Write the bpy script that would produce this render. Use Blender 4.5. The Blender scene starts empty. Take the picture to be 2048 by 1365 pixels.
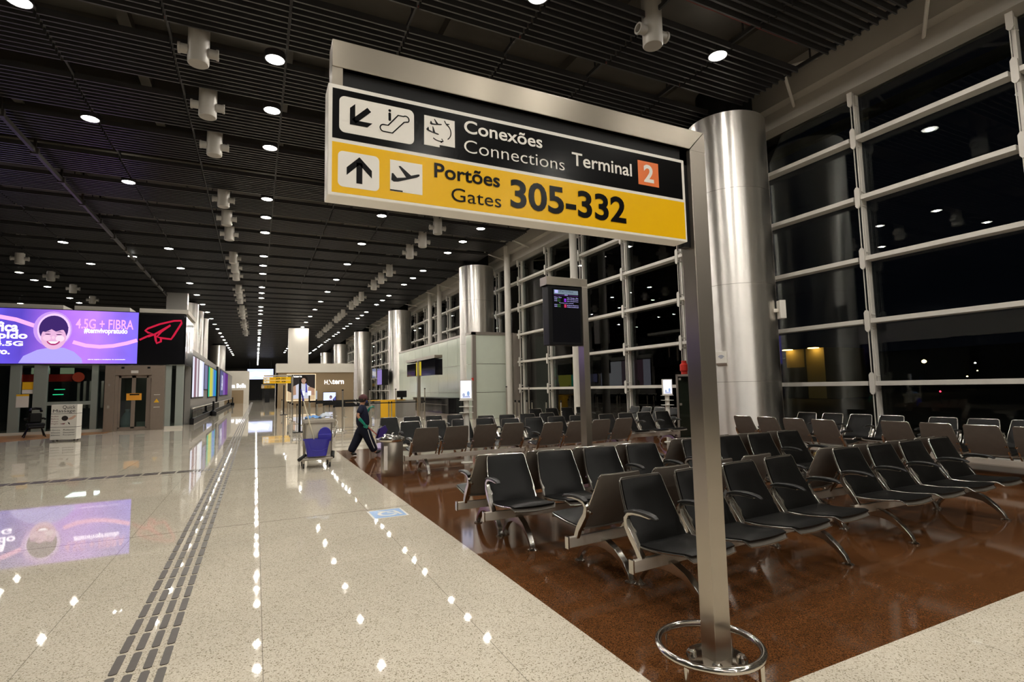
import bpy, bmesh, math, random
from mathutils import Vector, Matrix
random.seed(7)
S = bpy.context.scene
C = S.collection
PI = math.pi
R_ = math.radians

# ---------------------------------------------------------------- camera, world, exposure
CAM_H = 1.6
cd = bpy.data.cameras.new('camera'); cam = bpy.data.objects.new('camera', cd); C.objects.link(cam)
cd.sensor_fit = 'HORIZONTAL'; cd.sensor_width = 36.0; cd.lens = 36.0 * 1057.7 / 2048.0
cd.clip_start = 0.05; cd.clip_end = 800
cam.matrix_world = (Matrix.Translation((0, 0, CAM_H)) @ Matrix.Rotation(R_(-25.835), 4, 'Z')
                    @ Matrix.Rotation(R_(90 + 4.996), 4, 'X') @ Matrix.Rotation(R_(-1.193), 4, 'Z'))
S.camera = cam
w = bpy.data.worlds.new('night'); S.world = w; w.use_nodes = True
w.node_tree.nodes['Background'].inputs[0].default_value = (0.012, 0.014, 0.022, 1)
w.node_tree.nodes['Background'].inputs[1].default_value = 0.12
S.view_settings.view_transform = 'Standard'; S.view_settings.look = 'None'
S.view_settings.exposure = 0.0; S.view_settings.gamma = 1.0
S.view_settings.use_curve_mapping = False
LAMP = 14.0            # radiance of the ceiling downlight lenses
BULB = 900.0           # radiance of the lamp in the middle of each lens
LAMP_COL = (1.0, 0.945, 0.85)

# ---------------------------------------------------------------- materials
def nodes(name):
    m = bpy.data.materials.new(name); m.use_nodes = True
    return m, m.node_tree.nodes, m.node_tree.links
def mat(name, col, rough=0.5, metal=0.0, spec=0.5, noise=0.0, nscale=30.0, aniso=0.0, bump=0.0, tangent=None):
    m, N, L = nodes(name); b = N['Principled BSDF']
    b.inputs['Base Color'].default_value = (*col, 1); b.inputs['Roughness'].default_value = rough
    b.inputs['Metallic'].default_value = metal; b.inputs['Specular IOR Level'].default_value = spec
    if aniso:
        b.inputs['Anisotropic'].default_value = aniso; b.inputs['Anisotropic Rotation'].default_value = .25
        if tangent:
            t = N.new('ShaderNodeCombineXYZ'); b.inputs['Anisotropic Rotation'].default_value = 0
            for i in range(3): t.inputs[i].default_value = tangent[i]
        else:
            t = N.new('ShaderNodeTangent'); t.direction_type = 'RADIAL'; t.axis = 'Z'
        L.new(t.outputs[0], b.inputs['Tangent'])
    if noise or bump:
        tc = N.new('ShaderNodeTexCoord'); n = N.new('ShaderNodeTexNoise'); n.inputs['Scale'].default_value = nscale
        n.inputs['Detail'].default_value = 4
        L.new(tc.outputs['Object'], n.inputs['Vector'])
        if noise:
            r = N.new('ShaderNodeMix'); r.data_type = 'RGBA'
            r.inputs[6].default_value = (*[c * (1 - noise) for c in col], 1)
            r.inputs[7].default_value = (*[min(1, c * (1 + noise)) for c in col], 1)
            L.new(n.outputs[0], r.inputs[0]); L.new(r.outputs[2], b.inputs['Base Color'])
        if bump:
            bp = N.new('ShaderNodeBump'); bp.inputs['Strength'].default_value = bump; bp.inputs['Distance'].default_value = 0.01
            L.new(n.outputs[0], bp.inputs['Height']); L.new(bp.outputs[0], b.inputs['Normal'])
    return m
def emit(name, col, s=1.0):
    m, N, L = nodes(name); N.remove(N['Principled BSDF'])
    e = N.new('ShaderNodeEmission'); e.inputs[0].default_value = (*col, 1); e.inputs[1].default_value = s
    L.new(e.outputs[0], N['Material Output'].inputs[0]); return m
def brushed(name, col, rough, axis_scale):
    m, N, L = nodes(name); b = N['Principled BSDF']
    b.inputs['Metallic'].default_value = 1.0
    tc = N.new('ShaderNodeTexCoord'); mp = N.new('ShaderNodeMapping'); mp.inputs['Scale'].default_value = axis_scale
    n = N.new('ShaderNodeTexNoise'); n.inputs['Scale'].default_value = 1.0; n.inputs['Detail'].default_value = 5
    L.new(tc.outputs['Object'], mp.inputs[0]); L.new(mp.outputs[0], n.inputs['Vector'])
    r = N.new('ShaderNodeMapRange'); r.inputs[1].default_value = .3; r.inputs[2].default_value = .7
    r.inputs[3].default_value = rough * .95; r.inputs[4].default_value = rough * 1.06
    L.new(n.outputs[0], r.inputs[0]); L.new(r.outputs[0], b.inputs['Roughness'])
    x = N.new('ShaderNodeMix'); x.data_type = 'RGBA'
    x.inputs[6].default_value = (*[c * .985 for c in col], 1); x.inputs[7].default_value = (*[c * 1.015 for c in col], 1)
    L.new(n.outputs[0], x.inputs[0]); L.new(x.outputs[2], b.inputs['Base Color'])
    return m
def glass(name, tint=(.9, .93, .92), ior=1.5, gain=1.0, rough=0.0):
    m, N, L = nodes(name); N.remove(N['Principled BSDF'])
    t = N.new('ShaderNodeBsdfTransparent'); t.inputs[0].default_value = (*tint, 1)
    g = N.new('ShaderNodeBsdfGlossy'); g.inputs['Roughness'].default_value = rough
    f = N.new('ShaderNodeFresnel'); f.inputs[0].default_value = ior
    mu = N.new('ShaderNodeMath'); mu.operation = 'MULTIPLY'; mu.inputs[1].default_value = gain
    x = N.new('ShaderNodeMixShader')
    L.new(f.outputs[0], mu.inputs[0]); L.new(mu.outputs[0], x.inputs[0]); L.new(t.outputs[0], x.inputs[1]); L.new(g.outputs[0], x.inputs[2])
    L.new(x.outputs[0], N['Material Output'].inputs[0]); return m

def m_terrazzo():
    m, N, L = nodes('polished_terrazzo'); b = N['Principled BSDF']
    tc = N.new('ShaderNodeTexCoord')
    v = N.new('ShaderNodeTexVoronoi'); v.inputs['Scale'].default_value = 150
    L.new(tc.outputs['Object'], v.inputs['Vector'])
    cr = N.new('ShaderNodeValToRGB'); cr.color_ramp.interpolation = 'CONSTANT'
    e = cr.color_ramp.elements; e[0].position = 0; e[0].color = (.64, .575, .465, 1); e[1].position = .91; e[1].color = (.30, .26, .18, 1)
    for p, c in ((.25, (.69, .625, .515, 1)), (.55, (.73, .675, .565, 1)), (.78, (.55, .485, .375, 1))):
        q = e.new(p); q.color = c
    sp = N.new('ShaderNodeSeparateColor'); L.new(v.outputs['Color'], sp.inputs[0]); L.new(sp.outputs[0], cr.inputs[0])
    n = N.new('ShaderNodeTexNoise'); n.inputs['Scale'].default_value = 1.3; n.inputs['Detail'].default_value = 6
    L.new(tc.outputs['Object'], n.inputs['Vector'])
    mr = N.new('ShaderNodeMapRange'); mr.inputs[3].default_value = .86; mr.inputs[4].default_value = 1.1; L.new(n.outputs[0], mr.inputs[0])
    mx = N.new('ShaderNodeMix'); mx.data_type = 'RGBA'; mx.blend_type = 'MULTIPLY'; mx.inputs[0].default_value = 1
    L.new(cr.outputs[0], mx.inputs[6]); L.new(mr.outputs[0], mx.inputs[7])
    sx = N.new('ShaderNodeSeparateXYZ'); L.new(tc.outputs['Object'], sx.inputs[0])
    def line(out, off, per, wd):
        a = N.new('ShaderNodeMath'); a.operation = 'ADD'; a.inputs[1].default_value = -off + per * 400 + wd / 2; L.new(sx.outputs[out], a.inputs[0])
        d = N.new('ShaderNodeMath'); d.operation = 'MODULO'; d.inputs[1].default_value = per; L.new(a.outputs[0], d.inputs[0])
        g = N.new('ShaderNodeMath'); g.operation = 'LESS_THAN'; g.inputs[1].default_value = wd; L.new(d.outputs[0], g.inputs[0]); return g
    l1 = line(0, .067, 1.3, .005); l2 = line(1, 3.95, 1.3, .0028); l3 = line(1, 7.4, 5.2, .02)
    a = N.new('ShaderNodeMath'); a.operation = 'MAXIMUM'; L.new(l1.outputs[0], a.inputs[0]); L.new(l2.outputs[0], a.inputs[1])
    a2 = N.new('ShaderNodeMath'); a2.operation = 'MAXIMUM'; L.new(a.outputs[0], a2.inputs[0]); L.new(l3.outputs[0], a2.inputs[1])
    sc = N.new('ShaderNodeMath'); sc.operation = 'MULTIPLY'; sc.inputs[1].default_value = .62; L.new(a2.outputs[0], sc.inputs[0])
    jx = N.new('ShaderNodeMix'); jx.data_type = 'RGBA'; jx.inputs[7].default_value = (.12, .10, .075, 1)
    L.new(sc.outputs[0], jx.inputs[0]); L.new(mx.outputs[2], jx.inputs[6]); L.new(jx.outputs[2], b.inputs['Base Color'])
    rr = N.new('ShaderNodeMapRange'); b.inputs['Specular IOR Level'].default_value = .42; rr.inputs[3].default_value = .016; rr.inputs[4].default_value = .036; L.new(n.outputs[0], rr.inputs[0])
    L.new(rr.outputs[0], b.inputs['Roughness'])
    return m
def m_granite():
    m, N, L = nodes('brown_granite'); b = N['Principled BSDF']
    tc = N.new('ShaderNodeTexCoord')
    v = N.new('ShaderNodeTexVoronoi'); v.inputs['Scale'].default_value = 190; L.new(tc.outputs['Object'], v.inputs['Vector'])
    sp = N.new('ShaderNodeSeparateColor'); L.new(v.outputs['Color'], sp.inputs[0])
    cr = N.new('ShaderNodeValToRGB'); e = cr.color_ramp.elements
    e[0].position = 0; e[0].color = (.03, .011, .004, 1); e[1].position = 1; e[1].color = (.20, .082, .028, 1)
    q = e.new(.5); q.color = (.105, .041, .014, 1)
    n = N.new('ShaderNodeTexNoise'); n.inputs['Scale'].default_value = 9; n.inputs['Detail'].default_value = 7; L.new(tc.outputs['Object'], n.inputs['Vector'])
    ad = N.new('ShaderNodeMix'); ad.inputs[0].default_value = .28; L.new(sp.outputs[0], ad.inputs[2]); L.new(n.outputs[0], ad.inputs[3])
    L.new(ad.outputs[0], cr.inputs[0])
    sx = N.new('ShaderNodeSeparateXYZ'); L.new(tc.outputs['Object'], sx.inputs[0])
    a = N.new('ShaderNodeMath'); a.operation = 'SUBTRACT'; a.inputs[1].default_value = 10.5; L.new(sx.outputs[1], a.inputs[0])
    ab = N.new('ShaderNodeMath'); ab.operation = 'ABSOLUTE'; L.new(a.outputs[0], ab.inputs[0])
    g = N.new('ShaderNodeMath'); g.operation = 'LESS_THAN'; g.inputs[1].default_value = .012; L.new(ab.outputs[0], g.inputs[0])
    mx = N.new('ShaderNodeMix'); mx.data_type = 'RGBA'; mx.inputs[7].default_value = (.42, .34, .25, 1)
    L.new(g.outputs[0], mx.inputs[0]); L.new(cr.outputs[0], mx.inputs[6]); L.new(mx.outputs[2], b.inputs['Base Color'])
    b.inputs['Roughness'].default_value = .075; b.inputs['Specular IOR Level'].default_value = .36
    return m

M = {}
M['terrazzo'] = m_terrazzo(); M['granite'] = m_granite()
M['slat'] = mat('dark_slat_paint', (.034, .034, .036), .32, 0, .5, .15, 4)
M['slab'] = mat('dark_ceiling_slab', (.09, .082, .07), .85, 0, .2, .3, 1.2)
M['carrier'] = mat('black_carrier', (.02, .02, .022), .6)
M['redpipe'] = mat('red_pipe_paint', (.20, .02, .015), .45)
M['lens'] = emit('downlight_lens', LAMP_COL, LAMP)
M['bulb'] = emit('downlight_lamp', LAMP_COL, BULB)
M['lampring'] = mat('lamp_ring_white', (.55, .52, .47), .4)
M['nozzle'] = mat('nozzle_white_paint', (.32, .30, .27), .45, 0, .5, .08, 6)
M['dark'] = mat('dark_void', (.01, .01, .01), .9, 0, .1)
M['steel'] = mat('brushed_steel_vertical', (.50, .45, .385), .33, 1.0, .5, .05, 3, .8, 0, (.7, .71, 0))
M['steelh'] = mat('brushed_steel_horizontal', (.40, .36, .30), .33, 1.0, .5, .06, 2.5, .9, 0, (0, 0, 1))
M['colsteel'] = mat('column_steel_cladding', (.86, .83, .79), .40, 1.0, .5, .05, 2.5, .92)
M['chrome'] = mat('polished_tube', (.66, .62, .56), .13, 1.0)
M['alu'] = mat('satin_aluminium', (.52, .48, .42), .32, 1.0, .5, .08, 25)
M['beam'] = mat('pale_beam_metal', (.60, .55, .48), .4, .45)
M['alup'] = mat('polished_aluminium', (.60, .57, .52), .2, 1.0)
M['leather'] = mat('black_leather', (.0035, .0033, .003), .40, 0, .2, .2, 60, 0, .12)
M['shell'] = mat('bronze_grey_shell', (.135, .118, .10), .5, .1, .4, .12, 14)
M['pad'] = mat('black_armrest_pad', (.016, .016, .016), .35)
M['winframe'] = mat('window_cream_paint', (.58, .55, .50), .42, 0, .5, .06, 3)
M['uppertrim'] = mat('upper_trim_paint', (.36, .335, .295), .5, 0, .4, .08, 2)
M['wglass'] = glass('window_glass', (.80, .84, .82), 1.5, 1.0)
M['sglass'] = glass('storefront_glass', (.62, .70, .67), 1.5, 1.0)
M['signblack'] = mat('sign_black', (.003, .003, .0035), .17, 0, .18)
M['signyellow'] = mat('sign_yellow', (.90, .52, .003), .25, 0, .25)
M['signwhite'] = mat('sign_white', (.86, .83, .78), .3)
M['signorange'] = mat('sign_orange', (.85, .20, .05), .25)
M['inkblack'] = mat('sign_ink', (.004, .004, .005), .2, 0, .15)
M['blackmetal'] = mat('black_powder_coat', (.008, .008, .009), .4, 0, .18)
M['screenoff'] = mat('screen_glass_off', (.004, .004, .006), .08)
M['white'] = mat('white_paint', (.72, .69, .63), .45, 0, .5, .05, 4)
M['gatepanel'] = mat('pale_green_glass_panel', (.55, .60, .52), .12, 0, .5, .05, 2)
M['greyframe'] = mat('grey_metal_frame', (.33, .29, .26), .35, .6)
M['wallgrey'] = mat('grey_wall_panel', (.28, .265, .25), .45, .2, .5, .06, 2)
M['taupe'] = mat('taupe_metal', (.26, .205, .165), .4, .45, .5, .08, 8)
M['fgreen'] = mat('storefront_frame', (.33, .37, .34), .35, .3)
M['capgrey'] = mat('pale_cap', (.50, .47, .42), .6, 0, .3, .08, 2)
M['blackpanel'] = mat('gloss_black_panel', (.006, .006, .008), .12)
M['brownshop'] = mat('shop_brown_wall', (.30, .215, .125), .5, 0, .4, .05, 1)
M['fascia'] = mat('pale_fascia', (.66, .62, .55), .5, 0, .4, .04, 2)
M['wood'] = mat('orange_wood_floor', (.40, .19, .07), .3, 0, .5, .25, 5)
M['blueplastic'] = mat('blue_plastic', (.035, .03, .36), .35, 0, .5, .1, 12)
M['navy'] = mat('navy_cloth', (.010, .011, .022), .85, 0, .2, .2, 40)
M['navyshirt'] = mat('navy_shirt_cloth', (.013, .015, .034), .85, 0, .2, .2, 40)
M['skin'] = mat('skin', (.52, .27, .16), .5, 0, .4, .06, 20)
M['green'] = mat('green_rubber_glove', (.0, .25, .17), .45)
M['cap'] = mat('maroon_cap', (.085, .026, .028), .8)
M['hair'] = mat('dark_hair', (.02, .012, .01), .7)
M['mask'] = mat('blue_mask', (.03, .045, .14), .8)
M['shoe'] = mat('black_shoe', (.008, .008, .008), .35)
M['bagcream'] = mat('cream_vinyl_bag', (.60, .55, .45), .45, 0, .4, .08, 6, 0, .2)
M['cartgrey'] = mat('cart_grey_plastic', (.42, .38, .32), .5, 0, .4, .08, 8)
M['rubber'] = mat('black_rubber', (.012, .012, .012), .6)
M['clothblue'] = mat('blue_cleaning_cloth', (.16, .36, .75), .85)
M['clothwhite'] = mat('pale_cleaning_cloth', (.62, .68, .78), .85)
M['purple'] = mat('dark_purple_plastic', (.035, .015, .16), .4)
M['redstick'] = mat('red_handle', (.42, .05, .03), .4)
M['mopstick'] = mat('pale_mop_handle', (.75, .68, .52), .35)
M['tactile'] = mat('tactile_bar_rubber', (.075, .062, .05), .45, 0, .4, .15, 20)
M['sticker'] = mat('sticker_blue', (.17, .36, .68), .3)
M['stwhite'] = mat('sticker_white', (.70, .70, .68), .3)
M['yellow'] = mat('yellow_board', (.85, .47, .01), .4)
M['paper'] = mat('white_paper', (.75, .70, .66), .6)
M['orangeplate'] = mat('orange_notice', (.85, .36, .02), .5)
M['red'] = mat('red_paint', (.55, .025, .015), .35)
M['rail'] = mat('brown_track', (.035, .03, .025), .45, .5)
M['asphalt'] = mat('night_apron', (.03, .03, .03), .8, 0, .3, .3, .4)
M['extwall'] = mat('exterior_wall_ochre', (.42, .31, .12), .8)
M['extdark'] = mat('exterior_dark_cladding', (.05, .05, .05), .8)
M['bb_blue'] = None

# ---------------------------------------------------------------- mesh builder
class MB:
    def __init__(s): s.v = []; s.f = []
    def add(s, vs, fs):
        o = len(s.v); s.v += [tuple(v) for v in vs]; s.f += [tuple(i + o for i in f) for f in fs]; return s
    def box(s, x0, x1, y0, y1, z0, z1):
        vs = [(x, y, z) for z in (z0, z1) for y in (y0, y1) for x in (x0, x1)]
        return s.add(vs, [(0, 2, 3, 1), (4, 5, 7, 6), (0, 1, 5, 4), (2, 6, 7, 3), (0, 4, 6, 2), (1, 3, 7, 5)])
    def obox(s, c, size, mtx):
        hx, hy, hz = [q / 2 for q in size]
        vs = [Vector(c) + mtx @ Vector((x, y, z)) for z in (-hz, hz) for y in (-hy, hy) for x in (-hx, hx)]
        return s.add(vs, [(0, 2, 3, 1), (4, 5, 7, 6), (0, 1, 5, 4), (2, 6, 7, 3), (0, 4, 6, 2), (1, 3, 7, 5)])
    def cyl(s, p0, p1, r0, r1=None, n=16, cap=True):
        if r1 is None: r1 = r0
        p0, p1 = Vector(p0), Vector(p1); d = (p1 - p0).normalized()
        u = d.cross(Vector((0, 0, 1)) if abs(d.z) < .9 else Vector((1, 0, 0))).normalized(); v = d.cross(u)
        vs = []
        for p, r in ((p0, r0), (p1, r1)):
            for i in range(n):
                a = 2 * PI * i / n; vs.append(p + (u * math.cos(a) + v * math.sin(a)) * r)
        fs = [(i, n + i, n + (i + 1) % n, (i + 1) % n) for i in range(n)]
        if cap: fs += [tuple(range(n)), tuple(range(2 * n - 1, n - 1, -1))]
        return s.add(vs, fs)
    def tube(s, path, r, n=8, closed=False):
        P = [Vector(p) for p in path]; k = len(P); rings = []
        rr = r if isinstance(r, (list, tuple)) else [r] * k
        up = Vector((0, 0, 1)); prev = None
        for i in range(k):
            a = P[i - 1] if (i > 0 or closed) else P[i]; b = P[(i + 1) % k] if (i < k - 1 or closed) else P[i]
            d = (b - a).normalized()
            if prev is None:
                u = d.cross(up if abs(d.z) < .9 else Vector((1, 0, 0))).normalized()
            else:
                u = (prev - d * prev.dot(d)).normalized()
            prev = u; v = d.cross(u)
            rings.append([P[i] + (u * math.cos(2 * PI * j / n) + v * math.sin(2 * PI * j / n)) * rr[i] for j in range(n)])
        vs = [q for ring in rings for q in ring]; fs = []
        for i in range(k if closed else k - 1):
            a, b = i * n, ((i + 1) % k) * n
            fs += [(a + j, a + (j + 1) % n, b + (j + 1) % n, b + j) for j in range(n)]
        if not closed: fs += [tuple(range(n - 1, -1, -1)), tuple(range((k - 1) * n, k * n))]
        return s.add(vs, fs)
    def sweep(s, path, side, hw, ht):
        """rectangular bar along path; side = constant sideways unit vector; hw half width, ht list of half thicknesses"""
        P = [Vector(p) for p in path]; sd = Vector(side).normalized(); k = len(P); vs = []; fs = []
        hw = hw if isinstance(hw, (list, tuple)) else [hw] * k; ht = ht if isinstance(ht, (list, tuple)) else [ht] * k
        for i in range(k):
            d = (P[min(i + 1, k - 1)] - P[max(i - 1, 0)]).normalized(); nrm = d.cross(sd).normalized()
            for a, b in ((-1, -1), (1, -1), (1, 1), (-1, 1)): vs.append(P[i] + sd * a * hw[i] + nrm * b * ht[i])
        for i in range(k - 1):
            a = i * 4; fs += [(a + j, a + (j + 1) % 4, a + 4 + (j + 1) % 4, a + 4 + j) for j in range(4)]
        fs += [(3, 2, 1, 0), tuple(range(4 * k - 4, 4 * k))]
        return s.add(vs, fs)
    def lathe(s, prof, c=(0, 0, 0), n=28):
        vs = []; k = len(prof)
        for r, z in prof:
            for j in range(n):
                a = 2 * PI * j / n; vs.append((c[0] + r * math.cos(a), c[1] + r * math.sin(a), c[2] + z))
        fs = [(i * n + j, i * n + (j + 1) % n, (i + 1) * n + (j + 1) % n, (i + 1) * n + j) for i in range(k - 1) for j in range(n)]
        if prof[0] != prof[-1]: fs += [tuple(range(n - 1, -1, -1)), tuple(range((k - 1) * n, k * n))]
        return s.add(vs, fs)
    def poly(s, pts, org, ux, uz, depth):
        """extruded polygon: pts (a,b) on plane org + a*ux + b*uz, thickness depth towards -(ux x uz) normal"""
        o, ux, uz = Vector(org), Vector(ux), Vector(uz); nrm = ux.cross(uz).normalized()
        n = len(pts)
        f = [o + ux * a + uz * b for a, b in pts]; bk = [p - nrm * depth for p in f]
        fs = [tuple(range(n)), tuple(range(2 * n - 1, n - 1, -1))] + [(i, n + i, n + (i + 1) % n, (i + 1) % n) for i in range(n)]
        return s.add(f + bk, fs)
    def build(s, name, m, parent=None, loc=None, smooth=False, bevel=0.0, fix=True):
        me = bpy.data.meshes.new(name); me.from_pydata(s.v, [], s.f)
        if fix:
            bm = bmesh.new(); bm.from_mesh(me); bmesh.ops.recalc_face_normals(bm, faces=bm.faces); bm.to_mesh(me); bm.free()
        o = bpy.data.objects.new(name, me); C.objects.link(o)
        for mm in (m if isinstance(m, (list, tuple)) else [m]): me.materials.append(mm)
        if parent: o.parent = parent
        if loc: o.location = loc
        if smooth:
            me.shade_smooth()
            try: me.set_sharp_from_angle(angle=R_(38))
            except Exception: pass
        if bevel:
            b = o.modifiers.new('bevel', 'BEVEL'); b.width = bevel; b.segments = 2; b.limit_method = 'ANGLE'; b.angle_limit = R_(40)
        return o

def tag(o, label=None, cat=None, group=None, kind=None):
    if label: o['label'] = label
    if cat: o['category'] = cat
    if group: o['group'] = group
    if kind: o['kind'] = kind
    return o
def thing(name, label, cat, loc=(0, 0, 0), rz=0.0, group=None, kind=None):
    o = bpy.data.objects.new(name, None); o.empty_display_size = .1; C.objects.link(o)
    o.location = loc; o.rotation_euler = (0, 0, rz)
    return tag(o, label, cat, group, kind)
KIDS = {}
def copy_tree(o, parent=None):
    c = o.copy(); C.objects.link(c)
    if parent: c.parent = parent
    for ch in KIDS_OF(o): copy_tree(ch, c)
    return c
def KIDS_OF(o): return list(o.children)
def dup(o, loc, rz=None, label=None, group=None):
    c = copy_tree(o); c.location = loc
    if rz is not None: c.rotation_euler = (0, 0, rz)
    if label: c['label'] = label
    if group: c['group'] = group
    return c
def bx(name, m, x0, x1, y0, y1, z0, z1, parent=None, bevel=0.0):
    return MB().box(min(x0, x1), max(x0, x1), min(y0, y1), max(y0, y1), min(z0, z1), max(z0, z1)).build(name, m, parent, bevel=bevel)
def struct(o): o['kind'] = 'structure'; return o

DG = None
def text(name, s, m, parent, org, ux, uz, x0, x1, z0, z1, bold=0.0, depth=.0015, mono=False):
    """lettering fitted to the box x0..x1, z0..z1 on plane org + x*ux + z*uz"""
    cu = bpy.data.curves.new(name, 'FONT'); cu.body = s; cu.size = 1; cu.offset = bold; cu.resolution_u = 4; cu.extrude = 0
    t = bpy.data.objects.new(name + '_t', cu); C.objects.link(t)
    dg = bpy.context.evaluated_depsgraph_get(); me = bpy.data.meshes.new_from_object(t.evaluated_get(dg))
    bpy.data.objects.remove(t); bpy.data.curves.remove(cu)
    xs = [v.co.x for v in me.vertices]; ys = [v.co.y for v in me.vertices]
    a, b, c, d = min(xs), max(xs), min(ys), max(ys)
    org, ux, uz = Vector(org), Vector(ux), Vector(uz); n = ux.cross(uz).normalized()
    for v in me.vertices:
        X = x0 + (v.co.x - a) / (b - a) * (x1 - x0); Z = z0 + (v.co.y - c) / (d - c) * (z1 - z0)
        v.co = org + ux * X + uz * Z + n * depth
    me.name = name; me.materials.clear(); me.materials.append(m)
    o = bpy.data.objects.new(name, me); C.objects.link(o)
    if parent: o.parent = parent
    return o
UXF, UZF = (1, 0, 0), (0, 0, 1)     # plane facing -Y: normal of (x cross z) = -Y
def rrect(x0, x1, z0, z1, r, n=5):
    P = []
    for cx, cz, a0 in ((x1 - r, z0 + r, -90), (x1 - r, z1 - r, 0), (x0 + r, z1 - r, 90), (x0 + r, z0 + r, 180)):
        for i in range(n + 1):
            a = R_(a0 + 90 * i / n); P.append((cx + r * math.cos(a), cz + r * math.sin(a)))
    return P
def flat(name, m, pts, parent, org, ux=UXF, uz=UZF, d=.001, th=.001):
    n = Vector(ux).cross(Vector(uz)).normalized()
    return MB().poly(pts, Vector(org) + n * d, ux, uz, th).build(name, m, parent)
def stroke(pts, wd, closed=False):
    """2-D polyline as quads"""
    mb = []
    P = [Vector(p) for p in pts]; k = len(P); L = []; Rr = []
    for i in range(k):
        a = P[i - 1] if (i > 0 or closed) else P[i]; b = P[(i + 1) % k] if (i < k - 1 or closed) else P[i]
        d = (b - a).normalized(); n = Vector((-d.y, d.x)) * wd / 2; L.append(P[i] + n); Rr.append(P[i] - n)
    return [(L[i], L[(i + 1) % k], Rr[(i + 1) % k], Rr[i]) for i in range(k if closed else k - 1)]
def strokes(name, m, lst, parent, org, ux=UXF, uz=UZF, d=.002):
    mb = MB(); o = Vector(org); ux, uz = Vector(ux), Vector(uz); n = ux.cross(uz).normalized()
    for q in lst: mb.add([o + ux * p[0] + uz * p[1] + n * d for p in q], [tuple(range(len(q)))])
    return mb.build(name, m, parent, fix=False)
def arc(cx, cz, r, a0, a1, n=14): return [(cx + r * math.cos(R_(a0 + (a1 - a0) * i / n)), cz + r * math.sin(R_(a0 + (a1 - a0) * i / n))) for i in range(n + 1)]

# ================================================================ SETTING
WX = 12.2            # window brace plane
GX = 12.48           # glass plane
MULL = [-1.55 + 2.9 * k - .05 for k in range(0, 32)]      # mullion lines (4.2, 7.1, 10, 12.9 ...)
MULL = [1.33 + 2.88 * k for k in range(-2, 30)]
CEIL = 8.4
mb = MB()
def rect(mb, x0, x1, y0, y1, z=0): mb.add([(x0, y0, z), (x1, y0, z), (x1, y1, z), (x0, y1, z)], [(0, 1, 2, 3)])
rect(mb, -22, 1.95, -46, 170); rect(mb, 1.95, 12.7, -46, 2.05); rect(mb, 1.95, 12.7, 15.0, 170)
f = mb.build('floor', M['terrazzo'], fix=False); tag(f, kind='structure'); f['label'] = 'polished beige terrazzo floor of the concourse'
mb = MB(); rect(mb, 1.95, 12.7, 2.05, 15.0)
f = mb.build('floor', M['granite'], fix=False); tag(f, kind='structure'); f['label'] = 'dark brown polished granite floor under the seating'
struct(bx('baseboard_right', M['winframe'], 12.1, 12.6, -8, 90, 0, .1))
# ceiling slab and deep beams
mb = MB(); mb.box(-22, 12.9, -46, 170, 9.5, 9.7)
for k in range(-25, 72): mb.box(-22, 12.7, 11.4 + 2.18 * k - .55, 11.4 + 2.18 * k - .42, 9.15, 9.5)
for k in range(-6, 6): mb.box(.4 + 3.1 * k, .62 + 3.1 * k, -10, 60, 9.25, 9.5)
struct(mb.build('ceiling', M['slab']))
XC = [.43 + 2.05 * k for k in range(-10, 6)]
for k in range(-25, 72):
    y0 = 11.4 + 2.18 * k + .17
    mb = MB(); ns = 10
    if k < 25:
        segs = list(zip(XC[:-1], XC[1:])) if -8 < k < 12 else [(XC[0], XC[-1])]
    else: segs = [(XC[0], XC[-1])]
    for a, b in segs:
        for i in range(ns):
            y = y0 + i * .165
            mb.box(a + .025, b - .025, y, y + .035, CEIL, CEIL + .13)
    o = struct(mb.build('ceiling', M['slat'])); o['label'] = 'row of dark ceiling slats'
mb = MB()
for x in XC: mb.box(x - .02, x + .02, -44, 120, CEIL + .1, CEIL + .18)
for x in XC[3:]:
    for k in range(-8, 14):
        y = 11.4 + 2.18 * k; mb.box(x - .012, x + .012, y - .12, y - .09, CEIL + .15, 9.5)
o = struct(mb.build('ceiling', M['carrier'])); o['label'] = 'black carrier rails of the slat ceiling'

# window wall on the right
TR = [1.52, 2.90, 4.31, 5.71, 7.1]
for k in range(len(MULL) - 1):
    y0, y1 = MULL[k], MULL[k + 1]
    W = thing('window_%d' % (k + 1), None, None, (0, 0, 0), 0, None, 'structure')
    mb = MB(); mb.box(GX, GX + .03, y0 + .05, y1 - .05, .1, 8.2); mb.build('window_glass', M['wglass'], W)
    mb = MB()
    for z in TR: mb.box(WX, GX - .01, y0 + .07, y1 - .07, z - .05, z + .05)
    mb.build('window_transom', M['winframe'], W, bevel=.006)
    mb = MB(); mb.box(GX - .09, GX + .03, y0 - .035, y0 + .035, .1, 8.2); mb.box(WX + .05, WX + .07, y0 - .075, y0 - .058, .1, 8.2); mb.box(WX + .05, WX + .07, y0 + .0, y0 + .017, .1, 8.2)
    mb.build('window_mullion', M['winframe'], W)
    mb = MB()
    for z in TR + [8.1]:
        mb.poly([(-.055, -.19), (-.02, -.24), (.02, -.24), (.055, -.19), (.055, .19), (.02, .24), (-.02, .24), (-.055, .19)], (WX - .03, y0 - .03, z), (0, -1, 0), (0, 0, 1), .03)
        mb.cyl((WX, y0 - .03, z - .16), (GX, y0 - .03, z - .16), .018, n=8)
        mb.cyl((WX, y0 - .03, z + .16), (GX, y0 - .03, z + .16), .018, n=8)
    mb.build('window_bracket', M['winframe'], W)
mb = MB(); mb.box(12.05, 12.6, -46, 95, 8.2, 8.62); mb.box(11.75, 12.1, -46, 95, 8.62, 9.5)
struct(mb.build('wall_right', M['uppertrim'])); 
mb = MB()
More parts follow.
